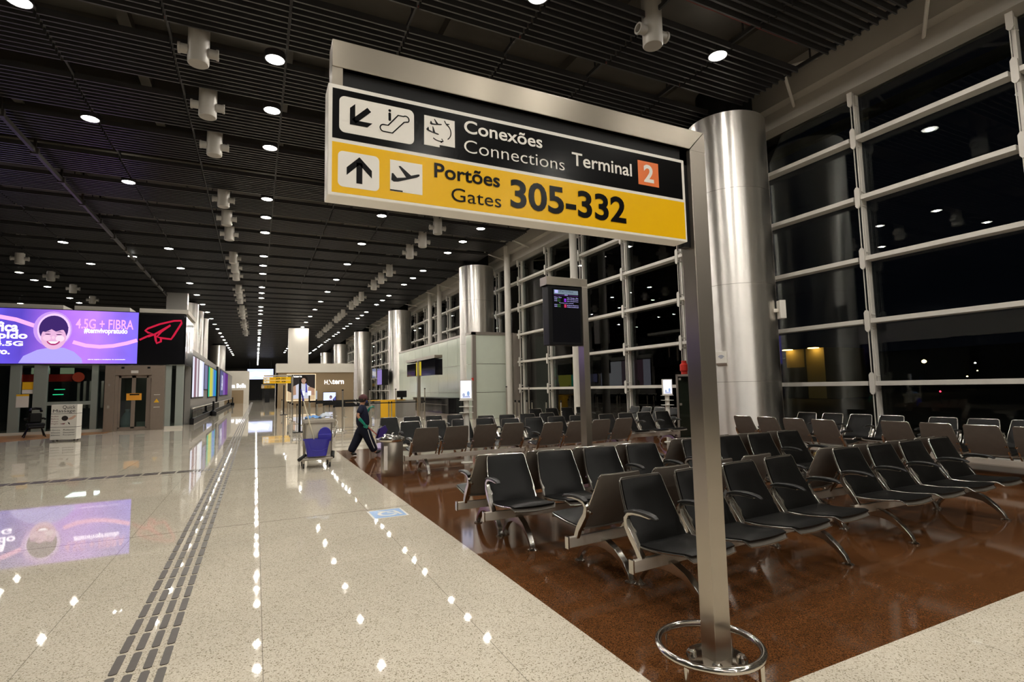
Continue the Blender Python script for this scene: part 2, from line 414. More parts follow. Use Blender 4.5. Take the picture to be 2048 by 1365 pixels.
for k in range(-2, 26):
    y = 1.4 + 2.88 * k
    mb.cyl((10.5, y + .3, 8.55), (12.1, y + 1.2, 8.5), .035, n=8); mb.cyl((10.5, y + .3, 8.6), (12.0, y + .3, 9.3), .03, n=8)
o = struct(mb.build('trim_1', M['winframe']))
# room enclosure
struct(bx('wall_back', M['wallgrey'], -22, 12.7, -46.3, -46, 0, 9.5))
struct(bx('wall_right', M['extdark'], 12.4, 12.7, -46, -4.6, 0, 9.5))
struct(bx('wall_far', M['wallgrey'], -22, 12.9, 170, 170.3, 0, 9.5))
mb = MB(); mb.box(-15.3, -15, -46, 29.5, 0, 4.2); mb.box(-22, -15, -46, 29.5, 5.6, 5.8); mb.box(-22.2, -22, -46, 170, 0, 9.5)
struct(mb.build('wall_left', M['blackpanel']))
o = struct(bx('trim_2', M['fascia'], -15.3, -14.7, -46, 29.5, 4.2, 5.6)); o['label'] = 'pale fascia above the shops on the left'
mb = MB()
for y in (-4, 3, 10, 17, 24): mb.box(-15.0, -14.4, y, y + .9, 0, 4.2)
o = struct(mb.build('trim_3', M['blackpanel'])); o['label'] = 'black piers between the shops on the left'
struct(bx('wall_right', M['extdark'], 12.6, 12.9, 92, 170, 0, 9.5))

# steel clad columns
def column(x, y, label, r=.95, top=8.22, seams=(1.62, 3.95, 6.3)):
    t = thing('column', label, 'column', (x, y, 0), 0, None, 'structure')
    MB().lathe([(r, 0), (r, top)], n=64).build('column_cladding', M['colsteel'], t, smooth=True)
    mb = MB()
    for z in seams: mb.lathe([(r + .001, z - .004), (r + .0015, z + .004)], n=64)
    for a in (R_(-50), R_(130)):
        ca, sa = math.cos(a), math.sin(a); mb.obox((ca * r, sa * r, top / 2), (.006, .006, top), Matrix.Rotation(a, 3, 'Z'))
    mb.build('column_seam', M['greyframe'], t)
    MB().lathe([(r * .72, 0), (r * .72, .9)], (0, 0, top), 32).build('column_head', M['dark'], t)
    return t
for y, l in ((9.5, 'big round brushed steel column behind the sign post'), (26.9, 'round brushed steel column rising behind the pale glass gate box'),
             (44.3, 'round steel column beyond the gate box, second along the windows'), (61.7, 'round steel column at the right end of the brown shop'), (79.1, 'farthest round steel column along the windows'), (96.5, 'round steel column far beyond the brown shop')):
    column(10.9, y, l)
for y, l in ((45.2, 'nearest round steel column above the poster wall'), (49.2, 'middle round steel column above the poster wall'), (54.0, 'third round steel column above the poster wall'), (84, 'far round steel column above the poster wall')):
    column(-4.9, y, l)
t = struct(bx('column', M['wallgrey'], -5.5, -4.3, 41.4, 42.2, 5.6, 9.4)); tag(t, 'dark square column above the black billboard panel', 'column')
t = struct(bx('column', M['fascia'], 3.0, 4.95, 60.0, 61.5, 0, 8.3)); tag(t, 'broad flat pale pilaster rising behind the brown shop', 'column')
# white round poles by the glass
for y, l in ((18.3, 'white round pole by the glass behind the flight screen'), (24.75, 'white round pole beside the pale gate box corner'), (36.2, 'nearer of two thin white poles above the gate box'), (38.5, 'farther of two thin white poles above the gate box')):
    MB().cyl((0, 0, 0), (0, 0, 9.0), .16, n=24).build('pole', M['winframe'], None, (11.78, y, 0), smooth=True)
    tag(bpy.data.objects[-1] if False else C.objects[-1], l, 'pole', None, 'structure')

# ---------------------------------------------------------------- ceiling downlights
L0 = thing('ceiling_light', 'x', 'ceiling light', (0, 0, -60))
MB().lathe([(.001, .012), (.178, .012), (.178, .03), (.001, .03)], n=28).build('lens', M['lens'], L0)
MB().lathe([(.001, .0), (.08, .0), (.085, .011), (.001, .011)], n=20).build('lamp', M['bulb'], L0)
MB().lathe([(.18, .004), (.20, .004), (.20, .14), (.18, .14), (.18, .004)], n=28).build('housing', M['carrier'], L0, smooth=True)
rows = [(.22, [k for k in range(-24, 62) if k % 4 != 3], 0, 'in the row over the walkway centre'),
        (8.53, [k for k in range(-24, 42) if k % 4 != 3], .42, 'in the row over the seats'),
        (4.30, [k for k in range(-24, 42, 2)], .3, 'in the row between walkway and seats'),
        (-3.80, [k for k in range(-24, 46, 2) if k != 6], 0, 'in the row left of the walkway'),
        (-7.80, [8, 10], .4, 'in the row over the shop front'),
        (-11.75, [12, 13, 14, 16, 17, 18], -.3, 'in the far left row over the shop roof')]
first = True
for X, ks, off, wh in rows:
    for k in ks:
        y = 11.4 + 2.18 * k + off - .08 + ((.3 if k < -2 or X < 8 else .12) if X > 4 and k < 0 else 0)
        lab = 'round glowing white downlight %s' % wh
        g = 'ceiling downlights ' + wh
        if first: L0.location = (X, y, CEIL - .02); L0['label'] = lab; L0['group'] = g; first = False
        else: dup(L0, (X, y, CEIL - .02), 0, lab, g)
dup(L0, (-15.5, 49.6, CEIL - .02), 0, 'round glowing downlight at the far left above the billboard roof', 'ceiling downlight far left')
dup(L0, (-5.6, 31.05, CEIL - .02), 0, 'round glowing downlight beside the long ceiling track', 'ceiling downlight by the track'); 

# air nozzles
N0 = thing('air_nozzle', 'x', 'air vent', (0, 0, -60))
MB().lathe([(.17, 0), (.185, .02), (.185, 1.6), (.17, 1.6)], n=24).build('duct', M['nozzle'], N0, smooth=True)
for sgn in (-1, 1):
    MB().lathe([(.09, 0), (.09, .13), (.105, .13), (.105, .17), (.075, .17), (.075, .05), (.001, .05)], n=18).build('jet', M['nozzle'], N0, smooth=True)
    o = C.objects[-1]; o.location = (.17 * sgn, 0, .26); o.rotation_euler = (0, R_(90 * sgn), 0)
first = True
for X, off, wh in ((-1.12, -.1, 'left of the central light row'), (6.56, .25, 'above the seating side')):
    for k in [k for k in range(-6, 26) if k % 4 != 3]:
        lab = 'white cylindrical ceiling air nozzle with two side jets %s' % wh; g = 'air nozzles ' + wh
        p = (X, 11.35 + 2.18 * k + off, 7.9)
        if first: N0.location = p; N0['label'] = lab; N0['group'] = g; first = False
        else: dup(N0, p, 0, lab, g)
for y in (28.5, 32.25, 36.5, 40.4, 44.7): dup(N0, (-10.2, y, 7.9), 0, 'white cylindrical ceiling air nozzle far left over the shop roof', 'air nozzles far left over the shop roof')
# long track on the left
t = thing('ceiling_track', 'long dark ceiling track with clamps running down the left side', 'ceiling track')
bx('track_beam', M['rail'], -5.54, -5.46, -6, 60, 8.16, 8.28, t)
for k in range(-7, 22):
    y = 11.4 + 2.18 * k; MB().box(-5.59, -5.41, y - .05, y + .05, 8.13, 8.31).box(-5.53, -5.47, y - .03, y + .03, 8.3, 9.4).build('clamp', M['rail'], t)
for i, k in enumerate(range(-3, 6)):
    y = 11.4 + 2.18 * k - .3
    o = MB().cyl((-14, y, 8.62), (10, y, 8.62), .03, n=8).build('sprinkler_pipe', M['redpipe']); tag(o, 'thin red sprinkler pipe running between rows of ceiling slats', 'pipe', 'red sprinkler pipes in the ceiling gaps')

# ================================================================ MAIN SIGN
SY = 2.35
T = thing('sign_totem', 'large steel wayfinding sign frame with black and yellow panel in front', 'sign', (2.40, SY + .055, 0))
def P(x, y, z): return (x - 2.40, y - (SY + .055), z)
def sb(name, m, x0, x1, y0, y1, z0, z1, bevel=0.0, par=None):
    a, b = P(x0, y0, z0), P(x1, y1, z1); return bx(name, m, a[0], b[0], a[1], b[1], a[2], b[2], par or T, bevel)
sb('post', M['steel'], 2.385, 2.51, SY, SY + .11, 0.012, 3.04, .003)
mb = MB().poly([(.278 - 2.4, 3.045), (2.385 - 2.4, 3.045), (2.51 - 2.4, 3.172), (.278 - 2.4, 3.172)], (0, -.055, 0), UXF, UZF, .11)
mb.build('beam', M['steelh'], T, bevel=.003)
mb = MB().poly([(2.385 - 2.4, 3.04), (2.51 - 2.4, 3.04), (2.51 - 2.4, 3.171)], (0, -.055, 0), UXF, UZF, .11); mb.build('mitre', M['steel'], T)
sb('hanger', M['steelh'], .278, .324, SY + .005, SY + .105, 2.955, 3.045)
sb('infill', M['blackmetal'], .324, 2.385, SY + .03, SY + .08, 2.95, 3.045)
sb('infill', M['blackmetal'], 2.328, 2.387, SY + .03, SY + .08, 2.43, 3.045)
sx0, sx1, sz0, sz1 = .262, 2.330, 2.452, 2.962
pan = sb('sign_panel', M['signwhite'], sx0, sx1, SY, SY + .113, sz0, sz1, .004)
ORG = P(0, SY, 0)
flat('black_field', M['signblack'], [(sx0 + .018, 2.712), (sx1 - .022, 2.712), (sx1 - .022, 2.942), (sx0 + .018, 2.942)], pan, ORG)
flat('yellow_field', M['signyellow'], [(sx0 + .018, 2.466), (sx1 - .014, 2.466), (sx1 - .014, 2.695), (sx0 + .018, 2.695)], pan, ORG)
flat('white_plate', M['signwhite'], rrect(.309, .647, 2.744, 2.912, .025), pan, ORG, d=.0022)
flat('white_plate', M['signwhite'], rrect(.305, .485, 2.495, 2.657, .022), pan, ORG, d=.0022)
flat('white_plate', M['signwhite'], [(.695, 2.756), (.772, 2.756), (.772, 2.768), (.850, 2.768), (.850, 2.903), (.697, 2.903)], pan, ORG, d=.0022)
flat('white_plate', M['signwhite'], [(.534, 2.507), (.686, 2.507), (.686, 2.655), (.534, 2.655)], pan, ORG, d=.0022)
K = M['inkblack']
def sym(name, polys): 
    mb = MB()
    for q in polys: mb.poly([(a, b) for a, b in q], Vector(ORG) + Vector((0, -.0034, 0)), UXF, UZF, .0008)
    return mb.build(name, K, pan)
# up arrow and down-left arrow
def arrow(cx, cz, L, wd, ang):
    c, s_ = math.cos(ang), math.sin(ang); tr = lambda q: [(cx + a * c - b * s_, cz + a * s_ + b * c) for a, b in q]
    h = L / 2; q = .68 * wd
    return [tr([(-wd / 2, -h), (wd / 2, -h), (wd / 2, h - wd), (-wd / 2, h - wd)]),
            tr([(0, h), (-.45 * L, h - .45 * L), (-.45 * L, h - .45 * L - 1.35 * wd), (0, h - 1.35 * wd), (.45 * L, h - .45 * L - 1.35 * wd), (.45 * L, h - .45 * L)])]
sym('arrow', arrow(.397, 2.579, .122, .026, 0))
sym('arrow', arrow(.397, 2.828, .120, .024, R_(135)))
# escalator pictogram
E_ = [(.505, 2.782), (.545, 2.782), (.600, 2.845)] + arc(.607, 2.860, .016, -40, 130, 8) + [(.572, 2.873), (.525, 2.815), (.505, 2.815)] + arc(.505, 2.7985, .0165, 95, 265, 8)
strokes('pictogram', K, stroke(E_, .006, True), pan, ORG, d=.0036)
sym('pictogram', [arc(.5325, 2.888, .0065, 0, 330, 10), rrect(.5265, .5385, 2.838, 2.878, .005, 3)])
# little planes
PL = [(-.5, -.10), (-.47, .13), (-.42, .14), (-.30, -.02), (.02, .02), (-.22, .40), (-.15, .41), (.20, .10), (.42, .16), (.5, .17), (.5, .11), (.40, .05), (-.28, -.15), (-.42, -.16)]
def plane(cx, cz, s_, ang=0): 
    c, q = math.cos(ang), math.sin(ang); return [(cx + s_ * (a * c - b * q), cz + s_ * (a * q + b * c)) for a, b in PL]
sym('pictogram', [plane(.606, 2.577, .135, R_(4)), [(.534, 2.508), (.592, 2.508), (.592, 2.514), (.534, 2.514)]])
sym('pictogram', [plane(.754, 2.868, .058, R_(-8)), plane(.737, 2.826, .062, R_(-28))])
strokes('pictogram', K, stroke(arc(.785, 2.838, .045, -52, 62, 12), .005) + stroke(arc(.772, 2.838, .052, 232, 290, 8), .005)
        + stroke([(.797, 2.893), (.806, 2.878), (.822, 2.880)], .005) + stroke([(.782, 2.800), (.790, 2.789), (.777, 2.780)], .005), pan, ORG, d=.0036)
tx = lambda s, m, x0, x1, z0, z1, b: text('lettering', s, m, pan, ORG, UXF, UZF, x0, x1, z0, z1, b, .004)
tx('Conexões', M['signwhite'], .898, 1.338, 2.853, 2.921, .016)
tx('Connections', M['signwhite'], .897, 1.472, 2.754, 2.820, -.006)
tx('Terminal', M['signwhite'], 1.520, 1.925, 2.793, 2.868, .012)
flat('orange_plate', M['signorange'], [(1.972, 2.758), (2.124, 2.758), (2.124, 2.903), (1.972, 2.903)], pan, ORG, d=.0022)
tx('2', M['signwhite'], 2.012, 2.086, 2.777, 2.884, .03)
tx('Portões', K, .744, 1.087, 2.602, 2.675, .018)
tx('Gates', K, .829, 1.092, 2.499, 2.566, -.002)
tx('305-332', K, 1.145, 1.872, 2.508, 2.660, .026)
MB().lathe([(.17, 0), (.17, .012), (.16, .014)], (.045, 0, 0), 32).build('base_plate', M['chrome'], T, smooth=True)
for a in (45, 135, 225, 315):
    MB().lathe([(.028, .013), (.028, .03), (.018, .042)], (.045 + .135 * math.cos(R_(a)), .135 * math.sin(R_(a)), 0), 14).build('bolt', M['chrome'], T, smooth=True)
t = thing('post_guard', 'low round polished steel guard ring around the sign post foot', 'guard rail', (2.335, 2.345, 0))
MB().tube([(.28 * math.cos(2 * PI * i / 48), .28 * math.sin(2 * PI * i / 48), .125) for i in range(48)], .021, 12, True).build('ring', M['chrome'], t, smooth=True)
for a in (20, 110, 200, 290):
    x, y = .28 * math.cos(R_(a)), .28 * math.sin(R_(a))
    MB().cyl((x, y, 0), (x, y, .115), .017, n=14).build('leg', M['chrome'], t, smooth=True)

# ================================================================ FLIGHT SCREEN TOTEM
FY = 6.47
T = thing('flight_information_totem', 'steel frame totem holding a tall black flight information screen', 'screen', (4.34, FY + .07, 0))
def fb(name, m, x0, x1, y0, y1, z0, z1, bevel=0.0, par=None): return bx(name, m, x0 - 4.34, x1 - 4.34, y0 - FY - .07, y1 - FY - .07, z0, z1, par or T, bevel)
fb('post', M['steel'], 4.295, 4.39, FY, FY + .15, 0, 3.05, .003)
fb('beam', M['steelh'], 3.70, 4.39, FY, FY + .2, 3.05, 3.172, .003)
hs = fb('screen_housing', M['blackmetal'], 3.735, 4.285, FY + .02, FY + .2, 2.185, 3.045, .01)
FO = (-4.34, FY + .02 - FY - .07, 0)
scr = flat('display', M['screenoff'], rrect(3.795, 4.262, 2.23, 3.01, .01, 2), hs, FO, d=.002)
flat('header', emit('screen_header', (.35, .45, .55), .55), [(3.825, 2.925), (4.234, 2.925), (4.234, 2.988), (3.825, 2.988)], hs, FO, d=.004)
flat('header_icon', emit('screen_icon', (.45, .45, 1.0), 1.2), [(3.838, 2.94), (3.89, 2.94), (3.89, 2.984), (3.838, 2.984)], hs, FO, d=.006)
text('lettering', 'Partidas', emit('screen_ink', (.04, .06, .10), 1), hs, FO, UXF, UZF, 3.92, 4.15, 2.957, 2.980, .01, .007)
text('lettering', 'Departures', emit('screen_ink2', (.10, .14, .2), 1), hs, FO, UXF, UZF, 3.92, 4.2, 2.932, 2.952, 0, .007)
flat('rule', emit('screen_rule', (.25, .05, .4), .6), [(3.825, 2.905), (4.234, 2.905), (4.234, 2.909), (3.825, 2.909)], hs, FO, d=.004)
EW = emit('screen_text_white', (.55, .5, 1.0), 1.1); EG = emit('screen_text_green', (.2, .7, .15), .6); EP = emit('screen_block_purple', (.35, .05, .9), .9); ER = emit('screen_block_red', (.8, .05, .15), .9)
text('lettering', '20:38', EW, hs, FO, UXF, UZF, 4.0, 4.05, 2.908, 2.922, .01, .008)
for i, (z, a, b, cc) in enumerate(((2.872, 'Hora  Para', 'Voo  Portao  Obs', None), (2.846, '21:00', '3350 A 305 Flight Closed', EP), (2.82, '21:25', '3382 A 308 Flight Closed', EP), (2.762, '05:20', '8174 A Check in', ER), (2.737, '06:05', '3128 A Confirmed', ER))):
    text('lettering', a, EW, hs, FO, UXF, UZF, 3.828, 3.828 + (.12 if i == 0 else .045), z, z + .014, .01, .006)
    text('lettering', b, EW, hs, FO, UXF, UZF, 4.04, 4.232, z - .002, z + .012, .01, .006)
    if cc:
        text('lettering', ('Bogota', 'Lisboa', '', 'Doha', 'Madrid')[i - 1] if ('Bogota', 'Lisboa', '', 'Doha', 'Madrid')[i - 1] else 'Madrid', EG, hs, FO, UXF, UZF, 3.882, 3.93, z, z + .013, .0, .006)
        flat('airline_block', cc, [(3.992, z - .003), (4.028, z - .003), (4.028, z + .016), (3.992, z + .016)], hs, FO, d=.005)
text('lettering', 'Previsao para amanha', EW, hs, FO, UXF, UZF, 3.91, 4.15, 2.79, 2.804, .005, .006)
fb('base_plate', M['alu'], 4.2, 4.48, FY - .07, FY + .21, 0, .012)

# ================================================================ BENCHES
PITCH, L_B = .61, 2.55
def prof_back(t):      # t 0..1 -> (half width, y, z)
    hwid = .250 + .010 * math.sin(min(1, t / .4) * PI / 2) - (.040 * max(0, (t - .3) / .7) ** 1.15)
    y = .045 + .235 * t + .02 * math.sin(t * PI); z = .405 + .465 * t
    return hwid, y, z
def sheet(fun, nt, ns, off, thick):
    """closed shell around a parametric sheet; fun(t,s)->Vector, normal offset off..off+thick"""
    mb = MB(); A = []; B = []
    def nrm(t, s_):
        e = 1e-3; a = fun(min(t + e, 1), s_) - fun(max(t - e, 0), s_); b = fun(t, min(s_ + e, 1)) - fun(t, max(s_ - e, -1)); return a.cross(b).normalized()
    for i in range(nt + 1):
        for j in range(ns + 1):
            t, s_ = i / nt, -1 + 2 * j / ns; p = fun(t, s_); n = nrm(t, s_)
            o0, o1 = off(t, s_) if callable(off) else (off, off + thick)
            A.append(p + n * o0); B.append(p + n * o1)
    n0 = len(A); idx = lambda i, j: i * (ns + 1) + j
    fs = []
    for i in range(nt):
        for j in range(ns):
            q = (idx(i, j), idx(i, j + 1), idx(i + 1, j + 1), idx(i + 1, j)); fs.append(q); fs.append(tuple(n0 + a for a in reversed(q)))
    rim = [idx(0, j) for j in range(ns + 1)] + [idx(i, ns) for i in range(1, nt + 1)] + [idx(nt, j) for j in range(ns - 1, -1, -1)] + [idx(i, 0) for i in range(nt - 1, 0, -1)]
    for a, b in zip(rim, rim[1:] + rim[:1]): fs.append((a, b, n0 + b, n0 + a))
    mb.add(A + B, fs); return mb
def back_pt(t, s_, ins=0.0):
    hw, y, z = prof_back(t); hw -= ins
    if t > .95: hw -= .018 * ((t - .95) / .05) ** 2
    return Vector((hw * s_, y + .012 * s_ * s_ * -1, z))
def seat_pt(t, s_, ins=0.0):     # t 0 front .. 1 rear
    hw = .245 + .02 * t - ins
    if t < .1: hw -= .03 * ((.1 - t) / .1) ** 2
    y = -.43 + .5 * t; z = .445 - .04 * math.sin(t * PI * .62) + (-.03 if t < .001 else 0) - .018 * max(0, (.12 - t) / .12) ** 2
    return Vector((hw * s_, y, z + .012 * s_ * s_))
def seat_proto():
    d = {}
    # backrest shell sits behind (+y), cushion in front (-y)
    d['shell'] = sheet(lambda t, s_: back_pt(t, s_), 14, 6, lambda t, s_: (.012, .0), 0)
    d['cushion'] = sheet(lambda t, s_: back_pt(.03 + .94 * t, s_, .012), 14, 8, lambda t, s_: (-.001, -.012 - .028 * (1 - abs(s_) ** 3) * min(1, 6 * t + .3) * min(1, 6 * (1 - t) + .2)), 0)
    edge = [back_pt(0, -1)] + [back_pt(i / 12, -1) for i in list(range(1, 12)) + [11.5, 12]] + [back_pt(1, s_) for s_ in (-.6, -.2, .2, .6)] + [back_pt(1 - i / 12, 1) for i in [0, .5] + list(range(1, 13))]
    d['trim'] = MB().tube([p + Vector((0, -.002, 0)) for p in edge], .0065, 6)
    d['pan'] = sheet(lambda t, s_: seat_pt(t, s_), 12, 6, lambda t, s_: (.012, .0), 0)
    d['scush'] = sheet(lambda t, s_: seat_pt(.02 + .95 * t, s_, .008), 12, 8, lambda t, s_: (-.001, -.012 - .026 * (1 - abs(s_) ** 3) * min(1, 7 * t + .25) * min(1, 5 * (1 - t) + .3)), 0)
    e2 = [seat_pt(1 - i / 10, -1) for i in range(11)] + [seat_pt(0, s_) for s_ in (-.6, -.2, .2, .6)] + [seat_pt(i / 10, 1) for i in range(11)]
    d['strim'] = MB().tube(e2, .006, 6)
    return d
SP = seat_proto()
def make_bench(arms):
    b = thing('airport_bench', 'x', 'bench', (0, 0, -60))
    beam = MB().box(0, L_B, -.02, .02, .255, .34).build('beam', M['beam'], b, bevel=.006)
    for x in (-.018, L_B): MB().box(x, x + .018, -.024, .024, .248, .35).build('end_cap', M['alup'], beam, bevel=.004)
    for x in (.37, L_B - .37):
        arch = [(x, .335, .02), (x, .315, .075), (x, .265, .14), (x, .18, .20), (x, .07, .24), (x, -.05, .24), (x, -.16, .205), (x, -.25, .135), (x, -.31, .07), (x, -.335, .02)]
        lg = MB().sweep(arch, (1, 0, 0), [.026, .027, .029, .031, .033, .033, .031, .029, .027, .026], [.014, .017, .022, .03, .042, .042, .03, .022, .017, .014]).build('leg', M['alup'], b, smooth=True, bevel=.005)
        for y in (-.335, .335): MB().lathe([(.048, 0), (.048, .01), (.03, .02), (.014, .026)], (x, y, 0), 18).build('foot', M['chrome'], lg, smooth=True)
    for i in range(4):
        x = .36 + PITCH * i
        if i == 0:
            s0 = SP['pan'].build('seat', M['shell'], b, smooth=True); c0 = SP['scush'].build('seat_cushion', M['leather'], s0, smooth=True); t0 = SP['strim'].build('edge_trim', M['alup'], s0, smooth=True)
            k0 = SP['shell'].build('backrest', M['shell'], b, smooth=True); d0 = SP['cushion'].build('back_cushion', M['leather'], k0, smooth=True); u0 = SP['trim'].build('edge_trim', M['alup'], k0, smooth=True)
            VB = []
            for sx_ in (-.245, .245):
                br = MB(); br.sweep([(sx_, .0, .34), (sx_, .05, .40), (sx_, .09, .50), (sx_, .145, .58)], (1, 0, 0), .011, .012); br.cyl((sx_, .16, .56), (sx_, .178, .553), .012, n=10)
                VB.append(br.build('bracket', M['alup'], b))
            P0 = (s0, k0, *VB)
            for o in P0: o.location.x = x
        else:
            for o in P0:
                c = copy_tree(o, b); c.location.x = x
    for i in arms:
        x = .36 + PITCH * (i - .5)
        if i == 0: x += .035
        if i == 4: x -= .035
        ap = [(x, .0, .33), (x, .035, .40), (x, .085, .47), (x, .135, .54), (x, .145, .60), (x, .115, .635), (x, .06, .648), (x, -.02, .65), (x, -.105, .642)]
        ar = MB().sweep(ap, (1, 0, 0), [.016, .02, .022, .02, .018, .018, .018, .017, .014], [.024, .024, .026, .022, .018, .014, .011, .009, .007]).build('armrest', M['alup'], b, smooth=True, bevel=.004)
        pp = [(x, .15, .645), (x, .09, .663), (x, .01, .670), (x, -.07, .668), (x, -.135, .658), (x, -.172, .642)]
        MB().sweep(pp, (1, 0, 0), [.022, .026, .028, .028, .026, .018], [.008, .011, .012, .012, .011, .007]).build('armrest_pad', M['pad'], ar, smooth=True, bevel=.006)
    return b
BFULL = make_bench([0, 1, 2, 3, 4]); BEND = make_bench([0, 3, 4])
used = set()
def bench(proto, x, y, rot, flip, label):
    """x,y = left end of the beam seen along local x; flip: faces the other way"""
    a = R_(rot) + (PI if flip else 0)
    if flip: x, y = x + L_B * math.cos(R_(rot)), y + L_B * math.sin(R_(rot))
    g = 'black tandem seating in the waiting area'
    if id(proto) not in used:
        used.add(id(proto)); o = proto; o.location = (x, y, 0); o.rotation_euler = (0, 0, a); o['label'] = label; o['group'] = g; return o
    return dup(proto, (x, y, 0), a, label, g)
bench(BFULL, 2.46, 3.17, 4.8, 0, 'black four-seat bench partly hidden by the sign post, facing the camera')
bench(BEND, 2.37, 3.90, 4.8, 1, 'bench back to back with the one behind the sign post, its brown backs showing')
bench(BEND, 2.11, 5.08, -1.2, 0, 'black four-seat bench nearest the walkway, facing the camera, left of the sign post')
bench(BEND, 2.04, 5.69, -1.2, 1, 'bench back to back with the nearest walkway bench, facing away')
bench(BFULL, 5.42, 3.42, 0, 0, 'rightmost black bench facing the camera, armrests between all seats')
bench(BEND, 5.35, 4.06, 0, 1, 'bench hidden back to back behind the rightmost black bench')
bench(BEND, 4.90, 5.10, 0, 0, 'black bench right behind the sign post, second row, facing the camera')
bench(BEND, 4.83, 5.74, 0, 1, 'bench back to back with the second row bench behind the sign post')
bench(BEND, 2.56, 10.05, .5, 1, 'bench with brown backs beside the steel litter bin')
bench(BEND, 5.10, 9.68, 2, 1, 'bench with brown backs crossing behind the flight screen post')
bench(BEND, 2.80, 11.68, -.5, 0, 'black bench facing the camera right behind the litter bin row')
bench(BFULL, 5.02, 11.08, -2, 0, 'black bench facing the camera left of the flight screen post, behind the brown backs')
bench(BFULL, 7.70, 10.98, 0, 0, 'dark bench facing the camera beside the slim kiosk near the glass')
bench(BEND, 2.80, 13.80, 0, 0, 'farthest bench row on the walkway side, facing the camera')
bench(BEND, 5.08, 12.65, 0, 0, 'bench in the third row behind the white charging kiosk')
bench(BEND, 8.00, 15.35, 0, 0, 'farthest dark bench by the glass left of the flight screen post')
def vbench(proto, x, ymin, facing, label):   # along Y; facing +1 = towards the glass
    if facing > 0: bench_at = (x, ymin, R_(90))
    else: bench_at = (x, ymin + L_B, R_(-90))
    return dup(proto, (bench_at[0], bench_at[1], 0), bench_at[2], label, 'black tandem seating in the waiting area')
vbench(BEND, 9.86, 6.15, 1, 'bench with brown backs in front of the big steel column, facing the glass')
vbench(BEND, 10.28, 3.30, 1, 'bench with brown backs at the right edge, facing the glass')
vbench(BFULL, 11.32, 6.02, -1, 'bench along the glass just right of the big steel column, facing the hall')
vbench(BFULL, 11.32, 3.30, -1, 'bench along the glass at the right edge, facing the hall')
vbench(BFULL, 11.35, 12.3, -1, 'bench along the glass left of the big steel column, facing the hall')

# ================================================================ TACTILE GUIDE
TB = MB().poly(rrect(-.0225, .0225, -.128, .128, .016, 3), (0, 0, .005), (1, 0, 0), (0, 1, 0), .0045).build('tactile_bar', M['tactile'])
tag(TB, 'x', 'tactile bar'); first = True
XS = (-.712, -.628, -.545, -.462)
cnt = 0; per = .292
for i, x in enumerate(XS):
    g = ('left outer', 'left inner', 'right inner', 'right outer')[i]
    for k in range(58):
        y = 1.376 + per * k
        lab = 'dark raised floor bar in the %s line of the long tactile path' % g; gr = 'tactile bars, %s line' % g
        if first: TB.location = (x, y, 0); TB['label'] = lab; TB['group'] = gr; first = False
        else: dup(TB, (x, y, 0), None, lab, gr)
        cnt += 1
for j, y in enumerate((12.86, 12.95, 13.04, 13.13)):
    for k in range(15):
        dup(TB, (-1.30 - .292 * k, y, 0), PI / 2, 'dark floor bar in the tactile branch running left from the long path', 'tactile bars, left branch')
for k in range(7):
    dup(TB, (-.80 - .058 * k, 12.99, 0), None, 'short crosswise floor bar where the tactile branch meets the long path', 'tactile bars at the junction').scale = (.8, 1.35, 1)
mb = MB()
for x in XS:
    for k in range(58, 330):
        y = 1.376 + per * k; mb.poly(rrect(-.0225, .0225, -.128, .128, .016, 2), (x, y, .005), (1, 0, 0), (0, 1, 0), .0045)
for y in (12.86, 12.95, 13.04, 13.13):
    for k in range(15, 40): mb.poly(rrect(-.128, .128, -.0225, .0225, .016, 2), (-1.30 - .292 * k, y, .005), (1, 0, 0), (0, 1, 0), .0045)
tag(mb.build('tactile_bar', M['tactile']), 'far continuation of the dark tactile bars down the concourse', 'tactile bars', None, 'stuff')
# floor sticker
t = thing('floor_sticker', 'blue floor sticker with white hand symbol at the granite edge', 'sticker', (1.57, 7.06, 0))
FU, FV = (1, 0, 0), (0, 1, 0)
flat('border', M['stwhite'], [(-.225, -.235), (.225, -.235), (.225, .235), (-.225, .235)], t, (0, 0, 0), FU, FV, .002, .001)
flat('field', M['sticker'], [(-.20, -.21), (.20, -.21), (.20, .21), (-.20, .21)], t, (0, 0, 0), FU, FV, .003, .001)
strokes('symbol', M['stwhite'], stroke(arc(-.0, -.02, .11, 100, 330, 16), .045) + stroke([(-.10, .13), (0.02, .09), (.1, .1), (.13, -.02)], .045) + stroke([(.0, .02), (.13, -.04), (.15, -.14)], .04), t, (0, 0, 0), FU, FV, .0045)

# ================================================================ LITTER BIN
t = thing('litter_bin', 'round brushed steel litter bin with swing lid at the bench end', 'bin', (2.335, 10.12, 0))
MB().lathe([(.20, 0), (.205, .02), (.205, .62), (.20, .63)], n=40).build('body', M['steel'], t, smooth=True)
MB().lathe([(.205, .62), (.235, .64), (.245, .675), (.235, .70), (.19, .712), (.175, .70), (.175, .66)], n=40).build('rim', M['chrome'], t, smooth=True)
MB().lathe([(.0, 0), (.16, .0), (.17, .012), (.12, .03), (.0, .04)], n=32).build('swing_lid', M['chrome'], t, smooth=True)
C.objects[-1].location = (0, 0, .70); C.objects[-1].rotation_euler = (R_(8), R_(14), 0)
MB().sweep([(.0, .0, .725), (.005, -.0, .77), (.03, 0, .79)], (0, 1, 0), .03, .005).build('lid_flap', M['alu'], t, smooth=True)
flat('label_strip', M['paper'], [(-.1, .12), (-.02, .12), (-.02, .56), (-.1, .56)], t, (-.10, -.185, 0), (.70, -.71, 0), (0, 0, 1), .012)

